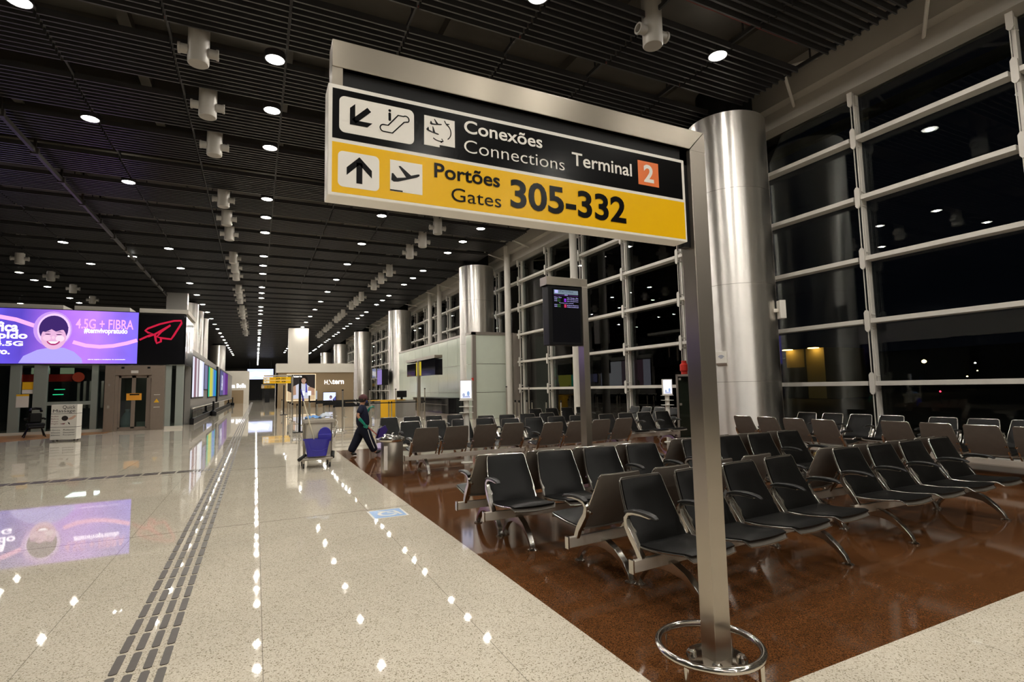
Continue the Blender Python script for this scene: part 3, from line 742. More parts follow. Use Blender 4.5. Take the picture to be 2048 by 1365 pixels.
# ================================================================ CLEANING CART
t = thing('cleaning_cart', 'grey cleaning trolley with cream bag and wheels at the granite edge', 'cart', (1.22, 12.15, 0))
mb = MB().box(-.36, .28, -.22, .30, .16, .21).box(-.30, .24, -.18, .26, .21, .24); mb.build('tray', M['cartgrey'], t, bevel=.015)
for x, y in ((-.30, -.17), (.22, -.17), (-.30, .25), (.22, .25)):
    w_ = MB().cyl((x - .015, y, .05), (x + .015, y, .05), .05, n=18).build('wheel', M['rubber'], t, smooth=True)
    MB().box(x - .024, x + .024, y - .012, y + .012, .05, .17).build('fork', M['alu'], w_)
for y in (-.05, .28):
    for x in (-.27, .27): MB().cyl((x, y, .2), (x, y, .97), .014, n=10).build('upright', M['alu'], t, smooth=True)
mb = MB().box(-.29, .33, -.07, .31, .92, 1.0).box(-.26, .30, -.04, .28, .985, 1.01); mb.build('bag_rim', M['cartgrey'], t, bevel=.02)
mb = MB(); rings = []
for z, s_, n_ in ((.24, .86, 0), (.35, .93, 1), (.55, 1.0, 0), (.75, .97, 1), (.92, .93, 0)):
    rings.append([(x * s_ * .27 + .02, .12 + y * s_ * .16, z) for x, y in rrect(-1, 1, -1, 1, .25, 4)])
n_ = len(rings[0]); mb.add([p for r_ in rings for p in r_], [(i * n_ + j, i * n_ + (j + 1) % n_, (i + 1) * n_ + (j + 1) % n_, (i + 1) * n_ + j) for i in range(4) for j in range(n_)] + [tuple(range(n_))])
mb.build('bag', M['bagcream'], t, smooth=True)
MB().tube([(.30, .0, .96), (.36, -.03, .97), (.38, -.08, .93), (.345, -.16, .78), (.30, -.2, .62)], .012, 8).build('handle', M['alu'], t, smooth=True)
MB().cyl((-.40, -.25, .19), (-.26, -.12, .27), .035, n=12).cyl((.27, -.2, .2), (.29, -.08, .30), .04, n=12).build('bumper', M['rubber'], t, smooth=True)
bk = thing('mop_bucket', 'blue mop bucket with raised oval wringer on the cleaning trolley', 'bucket', (1.20, 11.98, .245))
bk.scale = (1.18, 1.0, 1.0)
rings = []
for z, s_ in ((0, .72), (.1, .79), (.32, .97), (.345, 1.06), (.36, 1.06)):
    rings.append([(x * s_ * .22 - .02, y * s_ * .11 - .02, z) for x, y in rrect(-1, 1, -1, 1, .5, 4)])
for z, s_ in ((.355, .98), (.03, .68)):
    rings.append([(x * s_ * .22 - .02, y * s_ * .11 - .02, z) for x, y in rrect(-1, 1, -1, 1, .5, 4)])
n_ = len(rings[0]); nr = len(rings)
MB().add([p for r_ in rings for p in r_], [(i * n_ + j, i * n_ + (j + 1) % n_, (i + 1) * n_ + (j + 1) % n_, (i + 1) * n_ + j) for i in range(nr - 1) for j in range(n_)] + [tuple(range(n_)), tuple(range((nr - 1) * n_, nr * n_))]).build('tub', M['blueplastic'], bk, smooth=True)
MB().poly([(.115 + .115 * math.cos(2 * PI * i / 24), .42 + .175 * math.sin(2 * PI * i / 24)) for i in range(24)], (0, -.03, 0), UXF, UZF, .07).box(.0, .22, -.05, .05, .30, .45).build('wringer', M['blueplastic'], bk, smooth=True, bevel=.012)
MB().tube([(-.17, -.135, .3), (-.14, -.15, .16), (-.05, -.155, .12), (.06, -.155, .12), (.15, -.15, .18), (.17, -.135, .3)], .006, 6).build('bail', M['blueplastic'], bk, smooth=True)
mp = thing('mop', 'pale long-handled mop leaning out of the blue bucket', 'mop', (1.20, 12.06, .28))
MB().cyl((.0, -.02, .02), (-.29, .05, 1.14), .012, .012, 10).build('handle', M['mopstick'], mp, smooth=True)
MB().cyl((-.285, .049, 1.12), (-.345, .064, 1.37), .016, .014, 10).build('grip', M['blueplastic'], mp, smooth=True)
def cloth(name, m, label, cx, cy, z, sx_, sy_, h):
    mb = MB(); n = 9; V = []
    for i in range(n):
        for j in range(n):
            u, v = i / (n - 1) * 2 - 1, j / (n - 1) * 2 - 1
            V.append((cx + u * sx_, cy + v * sy_, z + h * (1 - u * u) * (1 - v * v) + .018 * math.sin(u * 7 + v * 4) + .02 * abs(math.sin(v * 5))))
    mb.add(V, [(i * n + j, (i + 1) * n + j, (i + 1) * n + j + 1, i * n + j + 1) for i in range(n - 1) for j in range(n - 1)])
    o = mb.build(name, m, smooth=True); s_ = o.modifiers.new('solid', 'SOLIDIFY'); s_.thickness = .006; tag(o, label, 'cloth'); return o
cloth('cleaning_cloth', M['clothblue'], 'bright blue cloth lying on the trolley bag', 1.12, 12.25, 1.02, .16, .12, .04)
cloth('cleaning_cloth', M['clothwhite'], 'pale blue cloth heaped on the right of the trolley bag', 1.38, 12.25, 1.03, .13, .10, .09)

# ================================================================ PERSON
def skin_obj(name, nodes_, edges, m, parent, sub=2, root=0):
    keys = list(nodes_); me = bpy.data.meshes.new(name)
    me.from_pydata([nodes_[k][0] for k in keys], [(keys.index(a), keys.index(b)) for a, b in edges], [])
    o = bpy.data.objects.new(name, me); C.objects.link(o)
    o.modifiers.new('skin', 'SKIN')
    if not me.skin_vertices: 
        bm = bmesh.new(); bm.from_mesh(me); bm.verts.layers.skin.verify(); bm.to_mesh(me); bm.free()
    for i, k in enumerate(keys):
        r = nodes_[k][1]; me.skin_vertices[0].data[i].radius = r if isinstance(r, tuple) else (r, r)
        me.skin_vertices[0].data[i].use_root = (i == root)
    sd = o.modifiers.new('sub', 'SUBSURF'); sd.levels = sub; sd.render_levels = sub
    dg = bpy.context.evaluated_depsgraph_get(); m2 = bpy.data.meshes.new_from_object(o.evaluated_get(dg))
    bpy.data.objects.remove(o)
    m2.materials.clear(); m2.materials.append(m); m2.shade_smooth()
    o = bpy.data.objects.new(name, m2); C.objects.link(o); o.parent = parent
    return o
PX, PY = 2.40, 13.5
Pn = thing('person', 'cleaner in dark uniform, cap, mask and green gloves walking with a dustpan', 'person', (PX, PY, 0))
# local coordinates: x forward (to the right), y away from the camera, z up
J = dict(pelvis=(.0, 0, .79), waist=(-.03, 0, .90), chest=(-.035, 0, 1.08), neckb=(-.03, 0, 1.215), neck=(-.015, 0, 1.27), headc=(.01, 0, 1.36), headt=(.01, 0, 1.455),
         shN=(-.06, -.165, 1.185), elN=(-.17, -.22, .985), wrN=(-.06, -.23, .835), haN=(.0, -.225, .765),
         shF=(-.03, .165, 1.185), elF=(.06, .22, 1.0), wrF=(.155, .16, 1.10), haF=(.185, .15, 1.145),
         hipN=(.0, -.09, .76), knN=(.115, -.10, .43), anN=(.265, -.10, .085), toN=(.40, -.10, .075),
         hipF=(.0, .09, .76), knF=(-.11, .09, .42), anF=(-.275, .09, .085), toF=(-.14, .09, .03))
body = skin_obj('body', dict(pelvis=(J['pelvis'], (.13, .10)), waist=(J['waist'], (.12, .095)), chest=(J['chest'], (.14, .10)), neckb=(J['neckb'], .06), neck=(J['neck'], .048), headc=(J['headc'], (.088, .10)), headt=(J['headt'], (.07, .08)),
    shN=(J['shN'], .05), elN=(J['elN'], .036), wrN=(J['wrN'], .026), haN=(J['haN'], (.03, .02)), shF=(J['shF'], .05), elF=(J['elF'], .036), wrF=(J['wrF'], .026), haF=(J['haF'], (.03, .02)),
    hipN=(J['hipN'], .085), knN=(J['knN'], .055), anN=(J['anN'], .036), toN=(J['toN'], .03), hipF=(J['hipF'], .085), knF=(J['knF'], .055), anF=(J['anF'], .036), toF=(J['toF'], .03)),
    [('pelvis', 'waist'), ('waist', 'chest'), ('chest', 'neckb'), ('neckb', 'neck'), ('neck', 'headc'), ('headc', 'headt'), ('chest', 'shN'), ('shN', 'elN'), ('elN', 'wrN'), ('wrN', 'haN'), ('chest', 'shF'), ('shF', 'elF'), ('elF', 'wrF'), ('wrF', 'haF'),
     ('pelvis', 'hipN'), ('hipN', 'knN'), ('knN', 'anN'), ('anN', 'toN'), ('pelvis', 'hipF'), ('hipF', 'knF'), ('knF', 'anF'), ('anF', 'toF')], M['skin'], Pn)
skin_obj('shirt', dict(hem=((.01, 0, .66), (.225, .18)), waist=((-.02, 0, .90), (.23, .18)), chest=(J['chest'], (.235, .18)), col=((-.03, 0, 1.205), (.09, .085)), shN=(J['shN'], .085), slN=((-.145, -.215, 1.03), .075), shF=(J['shF'], .085), slF=((.03, .21, 1.04), .075)),
    [('hem', 'waist'), ('waist', 'chest'), ('chest', 'col'), ('chest', 'shN'), ('shN', 'slN'), ('chest', 'shF'), ('shF', 'slF')], M['navyshirt'], Pn)
skin_obj('trousers', dict(top=((.0, 0, .80), (.155, .13)), pelvis=((0, 0, .72), (.16, .14)), hN=((.035, -.085, .60), .148), kN=((.115, -.10, .42), .118), aN=((.235, -.10, .17), .10), cN=((.272, -.10, .085), .092), hF=((-.035, .085, .60), .148), kF=((-.115, .09, .42), .118), aF=((-.245, .09, .17), .10), cF=((-.285, .09, .085), .092)),
    [('top', 'pelvis'), ('pelvis', 'hN'), ('hN', 'kN'), ('kN', 'aN'), ('aN', 'cN'), ('pelvis', 'hF'), ('hF', 'kF'), ('kF', 'aF'), ('aF', 'cF')], M['navy'], Pn)
def shoe(a, b, nm='shoe'):
    a, b = Vector(a), Vector(b); md = (a + b) / 2
    skin_obj(nm, dict(heel=(a, (.048, .045)), mid=(md, (.05, .042)), toe=(b, (.043, .028))), [('heel', 'mid'), ('mid', 'toe')], M['shoe'], Pn)
shoe((.275, -.10, .055), (.435, -.10, .115)); shoe((-.285, .09, .075), (-.13, .09, .032))
# head features
hd = Vector(J['headc'])
skin_obj('nose', dict(a=(hd + Vector((.085, 0, .012)), .012), b=(hd + Vector((.104, 0, -.012)), .014)), [('a', 'b')], M['skin'], Pn, 1)
for s_ in (-1, 1):
    skin_obj('ear', dict(a=(hd + Vector((-.01, .085 * s_, .0)), (.016, .008)), b=(hd + Vector((-.014, .089 * s_, .03)), (.015, .007))), [('a', 'b')], M['skin'], Pn, 1)
    MB().lathe([(.001, -.008), (.008, 0), (.001, .008)], tuple(hd + Vector((.082, .034 * s_, .022))), 8).build('eye', M['hair'], Pn, smooth=True)
def dome(name, m, c, rx, ry, rz, z0, n=22, k=8, rot=None):
    mb = MB(); V = []; 
    for i in range(k + 1):
        ph = math.asin(z0) + (PI / 2 - math.asin(z0)) * i / k
        for j in range(n):
            a = 2 * PI * j / n; V.append((c[0] + rx * math.cos(ph) * math.cos(a), c[1] + ry * math.cos(ph) * math.sin(a), c[2] + rz * math.sin(ph)))
    return mb.add(V, [(i * n + j, i * n + (j + 1) % n, (i + 1) * n + (j + 1) % n, (i + 1) * n + j) for i in range(k) for j in range(n)] + [tuple(range(n - 1, -1, -1))])
dome('hair', M['hair'], (-.02, 0, 1.375), .100, .096, .095, -.75).build('hair', M['hair'], Pn, smooth=True)
cp = dome('cap', M['cap'], (.0, 0, 1.40), .112, .105, .105, -.05).build('cap', M['cap'], Pn, smooth=True)
MB().poly([(.07, -.085), (.15, -.06), (.185, 0), (.15, .06), (.07, .085)], (0, 0, 1.405), (1, 0, -.18), (0, 1, 0), .008).build('visor', M['cap'], cp, smooth=False)
mk = MB(); V = []
for a_ in range(13):
    for b_ in range(9):
        az, el_ = R_(-75 + 150 * a_ / 12), R_(-62 + 80 * b_ / 8)
        V.append(hd + Vector((.012 + .100 * math.cos(az) * math.cos(el_), .088 * math.sin(az) * math.cos(el_), -.03 + .075 * math.sin(el_))))
mk.add(V, [(a_ * 9 + b_, (a_ + 1) * 9 + b_, (a_ + 1) * 9 + b_ + 1, a_ * 9 + b_ + 1) for a_ in range(12) for b_ in range(8)]).build('face_mask', M['mask'], Pn, smooth=True)
so_ = C.objects[-1].modifiers.new('solid', 'SOLIDIFY'); so_.thickness = .006
# gloves with fingers
def glove(wr, ha, side, curl, up):
    wr, ha = Vector(wr), Vector(ha); d = (ha - wr).normalized(); sidev = Vector(side).normalized(); sidev = (sidev - d * sidev.dot(d)).normalized(); pal = d.cross(sidev)
    el = wr - d * .13
    nd = dict(cuff=(el, .047), wr=(wr, .036), palm=(ha, (.042, .026)), pal2=(ha + d * .035, (.042, .022))); ed = [('cuff', 'wr'), ('wr', 'palm'), ('palm', 'pal2')]
    skin_obj('glove', nd, ed, M['green'], Pn); g = C.objects[-1]
    for i in range(4):
        b = ha + d * .045 + sidev * (-.03 + .02 * i); ln = (.062, .072, .068, .052)[i]
        p1 = b + d * ln * .45 + pal * curl * .3 * ln; p2 = b + d * ln * .6 + pal * curl * .9 * ln; p3 = b + d * ln * .4 + pal * curl * 1.35 * ln
        skin_obj('finger', dict(a=(b - d * .02, .010), b=(p1, .0095), c=(p2, .009), e=(p3, .0075)), [('a', 'b'), ('b', 'c'), ('c', 'e')], M['green'], g, 1)
    tb = ha - sidev * .03
    skin_obj('thumb', dict(a=(tb, .012), b=(tb - sidev * .025 + d * .025 + pal * curl * .015, .011), c=(tb - sidev * .015 + d * .05 + pal * curl * .045, .009)), [('a', 'b'), ('b', 'c')], M['green'], g, 1)
glove(J['wrN'], J['haN'], (.8, 0, .6), 1, 0); glove(J['wrF'], J['haF'], (0, 1, 0), -1, 0)
# trouser side stripe
MB().sweep([(.075, -.222, .64), (.12, -.214, .48), (.18, -.205, .32), (.24, -.198, .18)], (.5, 0, .2), .007, .003).build('trouser_stripe', M['signwhite'], Pn)
dp = thing('dustpan', 'dark purple long-handled dustpan with red handle held by the cleaner', 'dustpan', (PX + .02, PY - .22, 0))
MB().cyl((-.05, 0, .80), (.50, -.02, .30), .011, .011, 10).build('handle', M['redstick'], dp, smooth=True)
MB().poly([(-.16, -.10), (.02, -.14), (.17, .0), (.15, .13), (-.02, .10)], (.37, -.03, .56), (.95, 0, .3), (-.3, 0, .95), .02).poly([(-.16, -.10), (-.13, -.10), (.0, .10), (-.02, .10)], (.37, -.03, .56), (.95, 0, .3), (-.3, 0, .95), .12).poly([(-.16, -.10), (.02, -.14), (.02, -.125), (-.15, -.085)], (.37, -.03, .56), (.95, 0, .3), (-.3, 0, .95), .12).build('pan', M['purple'], dp)

# ================================================================ LEFT SHOP FRONT (facade at Y = 29.5)
FYY = 29.5
for i, (x0, x1) in enumerate(((-14.9, -7.73), (-7.34, -5.31), (-4.94, -3.0))):
    o = struct(bx('trim_%d' % (4 + i), M['capgrey'], x0, x1, FYY - .1, FYY + 3.5, 5.42, 5.62)); o['label'] = 'pale cap segment above the billboard'
o = struct(bx('wall_facade', M['extdark'], -15, -3.1, FYY + .05, FYY + .4, 3.0, 5.42))
# glazed ground floor
G = thing('window_40', None, None, (0, 0, 0), 0, None, 'structure')
for x0, x1 in ((-9.0, -8.62), (-8.2, -6.62), (-6.4, -6.1), (-3.85, -3.42), (-14.9, -9.4)):
    MB().box(x0, x1, FYY + .02, FYY + .04, .12, 3.0).build('window_glass', M['sglass'], G)
mb = MB()
for x0, x1 in ((-9.4, -9.05), (-8.62, -8.15), (-6.62, -6.38), (-6.12, -5.9), (-3.9, -3.6), (-3.42, -3.1)): mb.box(x0, x1, FYY - .06, FYY + .1, .1, 3.02)
mb.box(-8.2, -6.6, FYY - .05, FYY + .08, 1.22, 1.38); mb.box(-14.9, -3.1, FYY - .05, FYY + .1, 2.96, 3.04)
mb.build('window_frame', M['fgreen'], G, bevel=.01)
MB().box(-14.9, -5.8, FYY - .1, FYY + .1, 0, .12).box(-3.9, -3.1, FYY - .1, FYY + .1, 0, .12).build('window_sill', M['fascia'], G)
# the shop room behind
mb = MB(); mb.box(-14.9, -3.2, 36.0, 36.2, 0, 3.1); mb.box(-15, -14.9, FYY, 36, 0, 3.1); mb.box(-14.9, -3.2, FYY + .4, 36, 3.05, 3.15)
o = struct(mb.build('wall_shop', M['extdark'])); o['label'] = 'dark back wall inside the closed shop'
sl = bpy.data.lights.new('shop_fill', 'AREA'); sl.energy = 40; sl.size = 1.2; so = bpy.data.objects.new('shop_fill', sl); C.objects.link(so); so.location = (-7.2, 31.8, 3.0)  # added fill light to brighten the dim shop interior, not a known fitting
t = thing('pleated_screen', 'tall pleated dark screen inside the closed shop', 'screen panel', (-7.0, 33.2, 0))
mb = MB()
for k in range(9): mb.box(-1.0 + .24 * k, -.9 + .24 * k, -.05, .05, .9, 2.35)
mb.build('pleat', M['taupe'], t); bx('base', M['blackmetal'], -1.1, 1.2, -.2, .2, 0, 1.0, t)
def glow(name, label, col, s_, x0, x1, y, z0, z1, cat):
    o = bx(name, emit(name + '_glow', col, s_), x0, x1, y, y + .05, z0, z1); tag(o, label, cat); return o
glow('light_strip', 'upper green light strip glowing inside the closed shop', (.05, .9, .4), 1.6, -8.75, -8.35, 32.6, 1.93, 1.96, 'light strip')
glow('light_strip', 'lower green light strip glowing inside the closed shop', (.05, .9, .4), 1.6, -8.8, -8.4, 32.6, 1.68, 1.72, 'light strip')
glow('light_strip', 'orange light strip glowing inside the closed shop', (1, .55, .08), 2.0, -9.9, -9.5, 33, 2.2, 2.25, 'light strip')
for i, (x0, x1) in enumerate(((-10.6, -10.45), (-10.35, -10.2), (-9.85, -9.45), (-9.25, -9.15), (-8.75, -8.2))):
    glow('menu_panel', ('first small', 'second small', 'middle square', 'narrow', 'right broad')[i] + ' pale backlit menu panel in the dark shop', (.45, .47, .30), .5, x0, x1, 33.3, 2.72, 3.02, 'panel')
o = MB().cyl((-7.95, 33, 2.55), (-7.95, 33.06, 2.55), .24, n=20).build('round_sign', emit('round_sign_glow', (.5, .06, .03), .5)); tag(o, 'red round sign inside the closed shop', 'sign')
o = bx('red_counter', M['red'], -10.6, -8.3, 33.4, 33.9, 2.35, 2.7); tag(o, 'dark red band above the shop counter', 'panel')
o = bx('shop_counter', M['blackmetal'], -10.8, -5.5, 34, 34.6, 0, 1.05); tag(o, 'dark counter inside the closed shop', 'counter')
t = thing('door_notice', 'yellow notice on the leftmost glass bay of the shop front', 'notice', (-8.81, FYY - .01, 1.95)); bx('sheet', M['yellow'], -.18, .18, -.01, 0, -.02, .3, t); bx('footer', M['paper'], -.18, .18, -.01, 0, -.2, -.03, t)
t = thing('door_notice', 'large white sheet with a yellow heading on the shop glass', 'notice', (-8.93, FYY - .07, 1.45)); bx('sheet', M['paper'], -.22, .2, -.01, 0, -.28, .2, t); bx('heading', M['yellow'], -.22, .2, -.011, .0, .2, .28, t)

# billboard
def screen_mat():
    m, N, L = nodes('billboard_screen'); N.remove(N['Principled BSDF'])
    tc = N.new('ShaderNodeTexCoord'); sx = N.new('ShaderNodeSeparateXYZ'); L.new(tc.outputs['Object'], sx.inputs[0])
    cr = N.new('ShaderNodeValToRGB'); e = cr.color_ramp.elements
    mr = N.new('ShaderNodeMapRange'); mr.inputs[1].default_value = -5.5; mr.inputs[2].default_value = 0
    L.new(sx.outputs[0], mr.inputs[0]); L.new(mr.outputs[0], cr.inputs[0])
    e[0].position = 0; e[0].color = (.12, .09, .75, 1); e[1].position = 1; e[1].color = (.20, .14, .85, 1)
    for p, c in ((.25, (.10, .06, .50, 1)), (.5, (.42, .16, .80, 1)), (.72, (.45, .20, .88, 1)), (.88, (.27, .15, .80, 1))): q = e.new(p); q.color = c
    n = N.new('ShaderNodeTexNoise'); n.inputs['Scale'].default_value = .8; L.new(tc.outputs['Object'], n.inputs['Vector'])
    m2 = N.new('ShaderNodeMix'); m2.data_type = 'RGBA'; m2.blend_type = 'MULTIPLY'; m2.inputs[0].default_value = .5
    L.new(cr.outputs[0], m2.inputs[6]); L.new(n.outputs[0], m2.inputs[7])
    em = N.new('ShaderNodeEmission'); em.inputs[1].default_value = 1.7; L.new(m2.outputs[2], em.inputs[0])
    L.new(em.outputs[0], N['Material Output'].inputs[0]); return m
BB = thing('billboard', 'long glowing purple advertising screen with smiling hooded child', 'billboard', (-4.93, FYY - .28, 0))
bx('casing', M['blackmetal'], -9.9, .02, -.02, .3, 3.0, 5.41, BB)
bx('screen', screen_mat(), -9.85, 0, -.03, -.021, 3.03, 5.38, BB)
BO = (0, -.031, 0)
BW = emit('bb_white', (.95, .85, 1.0), 2.6); BP = emit('bb_pink', (1.0, .25, .55), 1.6); BPK = emit('bb_swirl', (1.0, .42, .78), 1.25)
def bt(s_, m, x0, x1, z0, z1, b=.02): text('lettering', s_, m, BB, BO, UXF, UZF, x0, x1, z0, z1, b, .006)
bt('você fica', BW, -6.05, -4.21, 4.38, 4.80, .03); bt('mais rápido', BW, -6.4, -3.9, 4.0, 4.38, .03); bt('que o 4.5G', BW, -6.2, -4.03, 3.72, 3.98, .03); bt('do vivo.', BW, -5.7, -4.44, 3.42, 3.67, .03)
bt('4.5G + FIBRA', BPK, -2.28, -.18, 4.58, 5.02, .012); bt('#temvivopratudo', BW, -1.98, -.40, 4.32, 4.62, .02)
bt('oferta sujeita a condições de contratação', BW, -1.8, -.44, 3.19, 3.23, .02)
sw = [(-5.5, 5.0)] + [(-5.5 + i * .25, 4.98 - .05 * (i / 8.) ** 2 * 5) for i in range(1, 9)]
strokes('swirl', BPK, stroke([(-5.6, 5.02), (-4.9, 5.02), (-4.3, 4.90), (-3.8, 4.70), (-3.5, 4.58)], .17), BB, BO, d=.004)
strokes('swirl', BPK, stroke([(-2.35, 3.98), (-1.9, 3.83), (-1.4, 3.78), (-.9, 3.83), (-.4, 3.96), (-.02, 4.10)], .16), BB, BO, d=.004)
def el(cx, cz, rx, rz, n=28, a0=0, a1=360): return [(cx + rx * math.cos(R_(a0 + (a1 - a0) * i / n)), cz + rz * math.sin(R_(a0 + (a1 - a0) * i / n))) for i in range(n)]
kid = [('hoodie', (.42, .36, .90), 1.15, [(-4.15, 3.05), (-4.0, 3.35), (-3.55, 3.62), (-3.15, 3.72), (-2.65, 3.72), (-2.3, 3.55), (-2.02, 3.25), (-1.98, 3.05)], .003),
       ('hood', (.55, .30, .80), 1.2, el(-3.06, 4.52, .66, .78), .005), ('hood_rim', (.80, .55, .95), 1.2, el(-3.02, 4.50, .57, .72), .007),
       ('hair', (.07, .03, .20), .8, el(-3.03, 4.52, .50, .60), .009), ('face', (.80, .45, .70), 1.1, el(-3.02, 4.16, .43, .52), .011),
       ('cheek', (.95, .60, .82), 1.05, el(-3.25, 4.14, .14, .12), .013), ('cheek', (1.0, .74, .90), 1.05, el(-2.80, 4.12, .15, .14), .013), ('brow', (.10, .03, .18), .8, [(-3.34, 4.38), (-3.2, 4.43), (-3.1, 4.40), (-3.2, 4.405)], .014), ('brow', (.10, .03, .18), .8, [(-2.95, 4.39), (-2.82, 4.43), (-2.70, 4.38), (-2.82, 4.40)], .014),
       ('fringe', (.07, .03, .20), .8, [(-3.46, 4.42), (-3.50, 4.62), (-3.2, 4.98), (-2.75, 4.96), (-2.52, 4.6), (-2.58, 4.48), (-2.75, 4.50), (-2.95, 4.42), (-3.1, 4.52), (-3.3, 4.40)], .013),
       ('eye', (.15, .03, .2), .6, el(-3.22, 4.30, .10, .022), .015), ('eye', (.15, .03, .2), .6, el(-2.84, 4.29, .10, .022), .015),
       ('nose', (.98, .62, .82), 1.05, el(-3.03, 4.16, .055, .07), .015),
       ('mouth', (.45, .05, .2), 1.0, [(-3.26, 4.00)] + arc(-3.02, 4.06, .24, 195, 345, 10) + [(-2.79, 4.0)], .014), ('teeth', (1, .95, 1), 2.0, [(-3.2, 3.985), (-3.1, 3.90), (-2.95, 3.90), (-2.84, 3.985)], .016)]
for nm, col, st, pts, d in kid: flat(nm, emit('ad_' + nm, col, st), pts, BB, BO, d=d, th=.0008)
t = thing('advert_board', 'glossy black panel with red paper plane outline beside the purple screen', 'panel', (-4.9, FYY - .28, 0))
bx('board', M['blackpanel'], .0, 1.78, 0, .3, 2.99, 5.32, t)
ER2 = emit('neon_red', (.80, .02, .07), .75)
PO = (0, -.001, 0)
strokes('paper_plane', ER2, stroke([(.03, 4.12), (.30, 4.28), (.55, 4.42), (.36, 4.46), (.24, 4.56), (.34, 4.66), (.8, 4.88), (1.35, 5.05), (1.64, 5.07), (1.66, 4.95), (1.36, 4.35), (1.26, 4.18), (.92, 4.22), (.70, 4.28), (.86, 4.52), (1.22, 4.84), (.62, 4.40), (.35, 4.28)], .085) + stroke([(.62, 4.38), (.66, 4.12), (.70, 3.98), (.86, 4.06), (.86, 4.24)], .09), t, PO, d=.003)
t = thing('advert_board', 'dark return panel at the right corner of the black plane panel', 'panel', (-3.1, FYY - .28, 0))
bx('board', M['blackpanel'], 0, .05, .0, 3.3, 2.99, 5.25, t)
MB().box(.05, .054, .5, .7, 3.3, 4.9).box(.05, .054, 1.4, 1.55, 3.6, 4.7).build('pattern', M['taupe'], t)

# lift portal
t = thing('lift_portal', 'taupe metal lift entrance with double glass doors below the billboard', 'lift', (-4.92, 29.05, 0))
t.scale = (1.08, 1, 1.035)
mb = MB().box(-1.05, -.72, 0, .42, 0, 2.82).box(.55, 1.02, 0, .42, 0, 2.82).box(-.72, .55, 0, .42, 2.42, 2.82).box(-1.05, 1.02, 0, .42, 2.82, 2.85); mb.build('surround', M['taupe'], t, bevel=.006)
bx('door_jamb', M['taupe'], -.72, -.60, .12, .3, 0, 2.42, t); bx('door_jamb', M['taupe'], .43, .55, .12, .3, 0, 2.42, t)
for x0, x1 in ((-.60, -.09), (-.09, .43)):
    d = MB().box(x0, x0 + .07, .2, .26, .1, 2.4).box(x1 - .07, x1, .2, .26, .1, 2.4).box(x0, x1, .2, .26, 0, .16).box(x0, x1, .2, .26, 2.3, 2.42).build('door', M['taupe'], t)
    bx('door_glass', M['sglass'], x0 + .07, x1 - .07, .225, .235, .16, 2.3, d)
MB().box(-.72, .55, 2.3, 2.4, 0, 2.5).box(-.78, -.72, .42, 2.4, 0, 2.5).box(.55, .61, .42, 2.4, 0, 2.5).box(-.78, .61, .42, 2.4, 2.44, 2.5).build('lift_car', M['greyframe'], t)
bx('car_fill', emit('lift_fill_glow', (1, .95, .85), 1.5), -.3, .15, 1.2, 1.5, 2.42, 2.44, t)  # glowing slab added to brighten the lift interior behind the doors
bx('notice', M['orangeplate'], -.33, .20, .185, .195, 1.32, 1.62, t); bx('notice_heading', M['blackmetal'], -.22, .12, .18, .186, 1.54, 1.60, t)
bx('plaque', M['paper'], -.17, .08, -.012, 0, 2.50, 2.62, t)
bx('call_panel', M['alu'], -.94, -.86, -.012, 0, 1.0, 1.12, t); bx('indicator', M['greyframe'], -.93, -.87, -.012, 0, 1.95, 2.05, t)
flat('warning_triangle', M['yellow'], [(.66, 1.20), (.86, 1.20), (.76, 1.37)], t, (0, 0, 0), d=.008)
for z in (.98, 1.53): bx('lettered_strip', M['fascia'], .66, .88, -.008, 0, z, z + .03, t)
for x in (-.5, .4): bx('sensor', M['blackmetal'], x, x + .1, -.04, 0, 2.7, 2.78, t)
o = thing('rubbish_bag', 'pale plastic sack standing inside the lift', 'bag', (-5.3, 29.75, 0))
MB().lathe([(.10, 0), (.24, .08), (.27, .3), (.25, .55), (.14, .75), (.07, .85), (.10, .95), (.02, .96)], n=20).build('sack', M['clothwhite'], o, smooth=True); bx('crate', M['paper'], .3, .8, .3, .6, 0, .35, o)
# wooden floor patch by the shop
o = MB().add([(-15, 25.2, .003), (-8.3, 25.2, .003), (-5.75, 28.0, .003), (-5.75, 29.4, .003), (-15, 29.4, .003)], [(0, 1, 2, 3, 4)]).build('floor', M['wood'], fix=False); struct(o); o['label'] = 'orange wooden floor strip before the shop'
# quick massage box
t = thing('massage_sign_box', 'white Quick Massage advertising box standing on the floor by the shop', 'sign', (-6.15, 24.6, 0), R_(-11))
cb = MB().box(-.40, .40, -.3, .05, .06, 1.31).build('box', M['white'], t, bevel=.008)
for x, y in ((-.32, -.24), (.32, -.24), (-.32, .0), (.32, .0)): MB().cyl((x - .015, y, .035), (x + .015, y, .035), .035, n=12).build('caster', M['rubber'], t)
mb = MB()
for z in (.50, .98): mb.box(-.403, .403, -.303, .053, z, z + .012)
mb.build('joint', M['inkblack'], t)
TO = (0, -.301, 0)
def qt(s_, m, x0, x1, z0, z1, b=0): text('lettering', s_, m, t, TO, UXF, UZF, x0, x1, z0, z1, b, .003)
qt('Quick', K, -.05, .34, 1.13, 1.28, 0); qt('Massage', K, -.34, .34, 1.00, 1.14, 0)
MR = mat('sign_maroon_ink', (.20, .04, .05), .5)
for i, s_ in enumerate(('Relax', 'Before', 'Your', 'Flight')): qt(s_, MR, -.38, -.16, .87 - .09 * i, .92 - .09 * i)
for i, (a, b) in enumerate((('10min', 'Relaxar'), ('20min', 'Descansar'), ('30min', 'Recuperar'))): qt(a, K, -.38, -.1, .38 - .09 * i, .43 - .09 * i); qt(b, K, .0, .36, .38 - .09 * i, .43 - .09 * i)
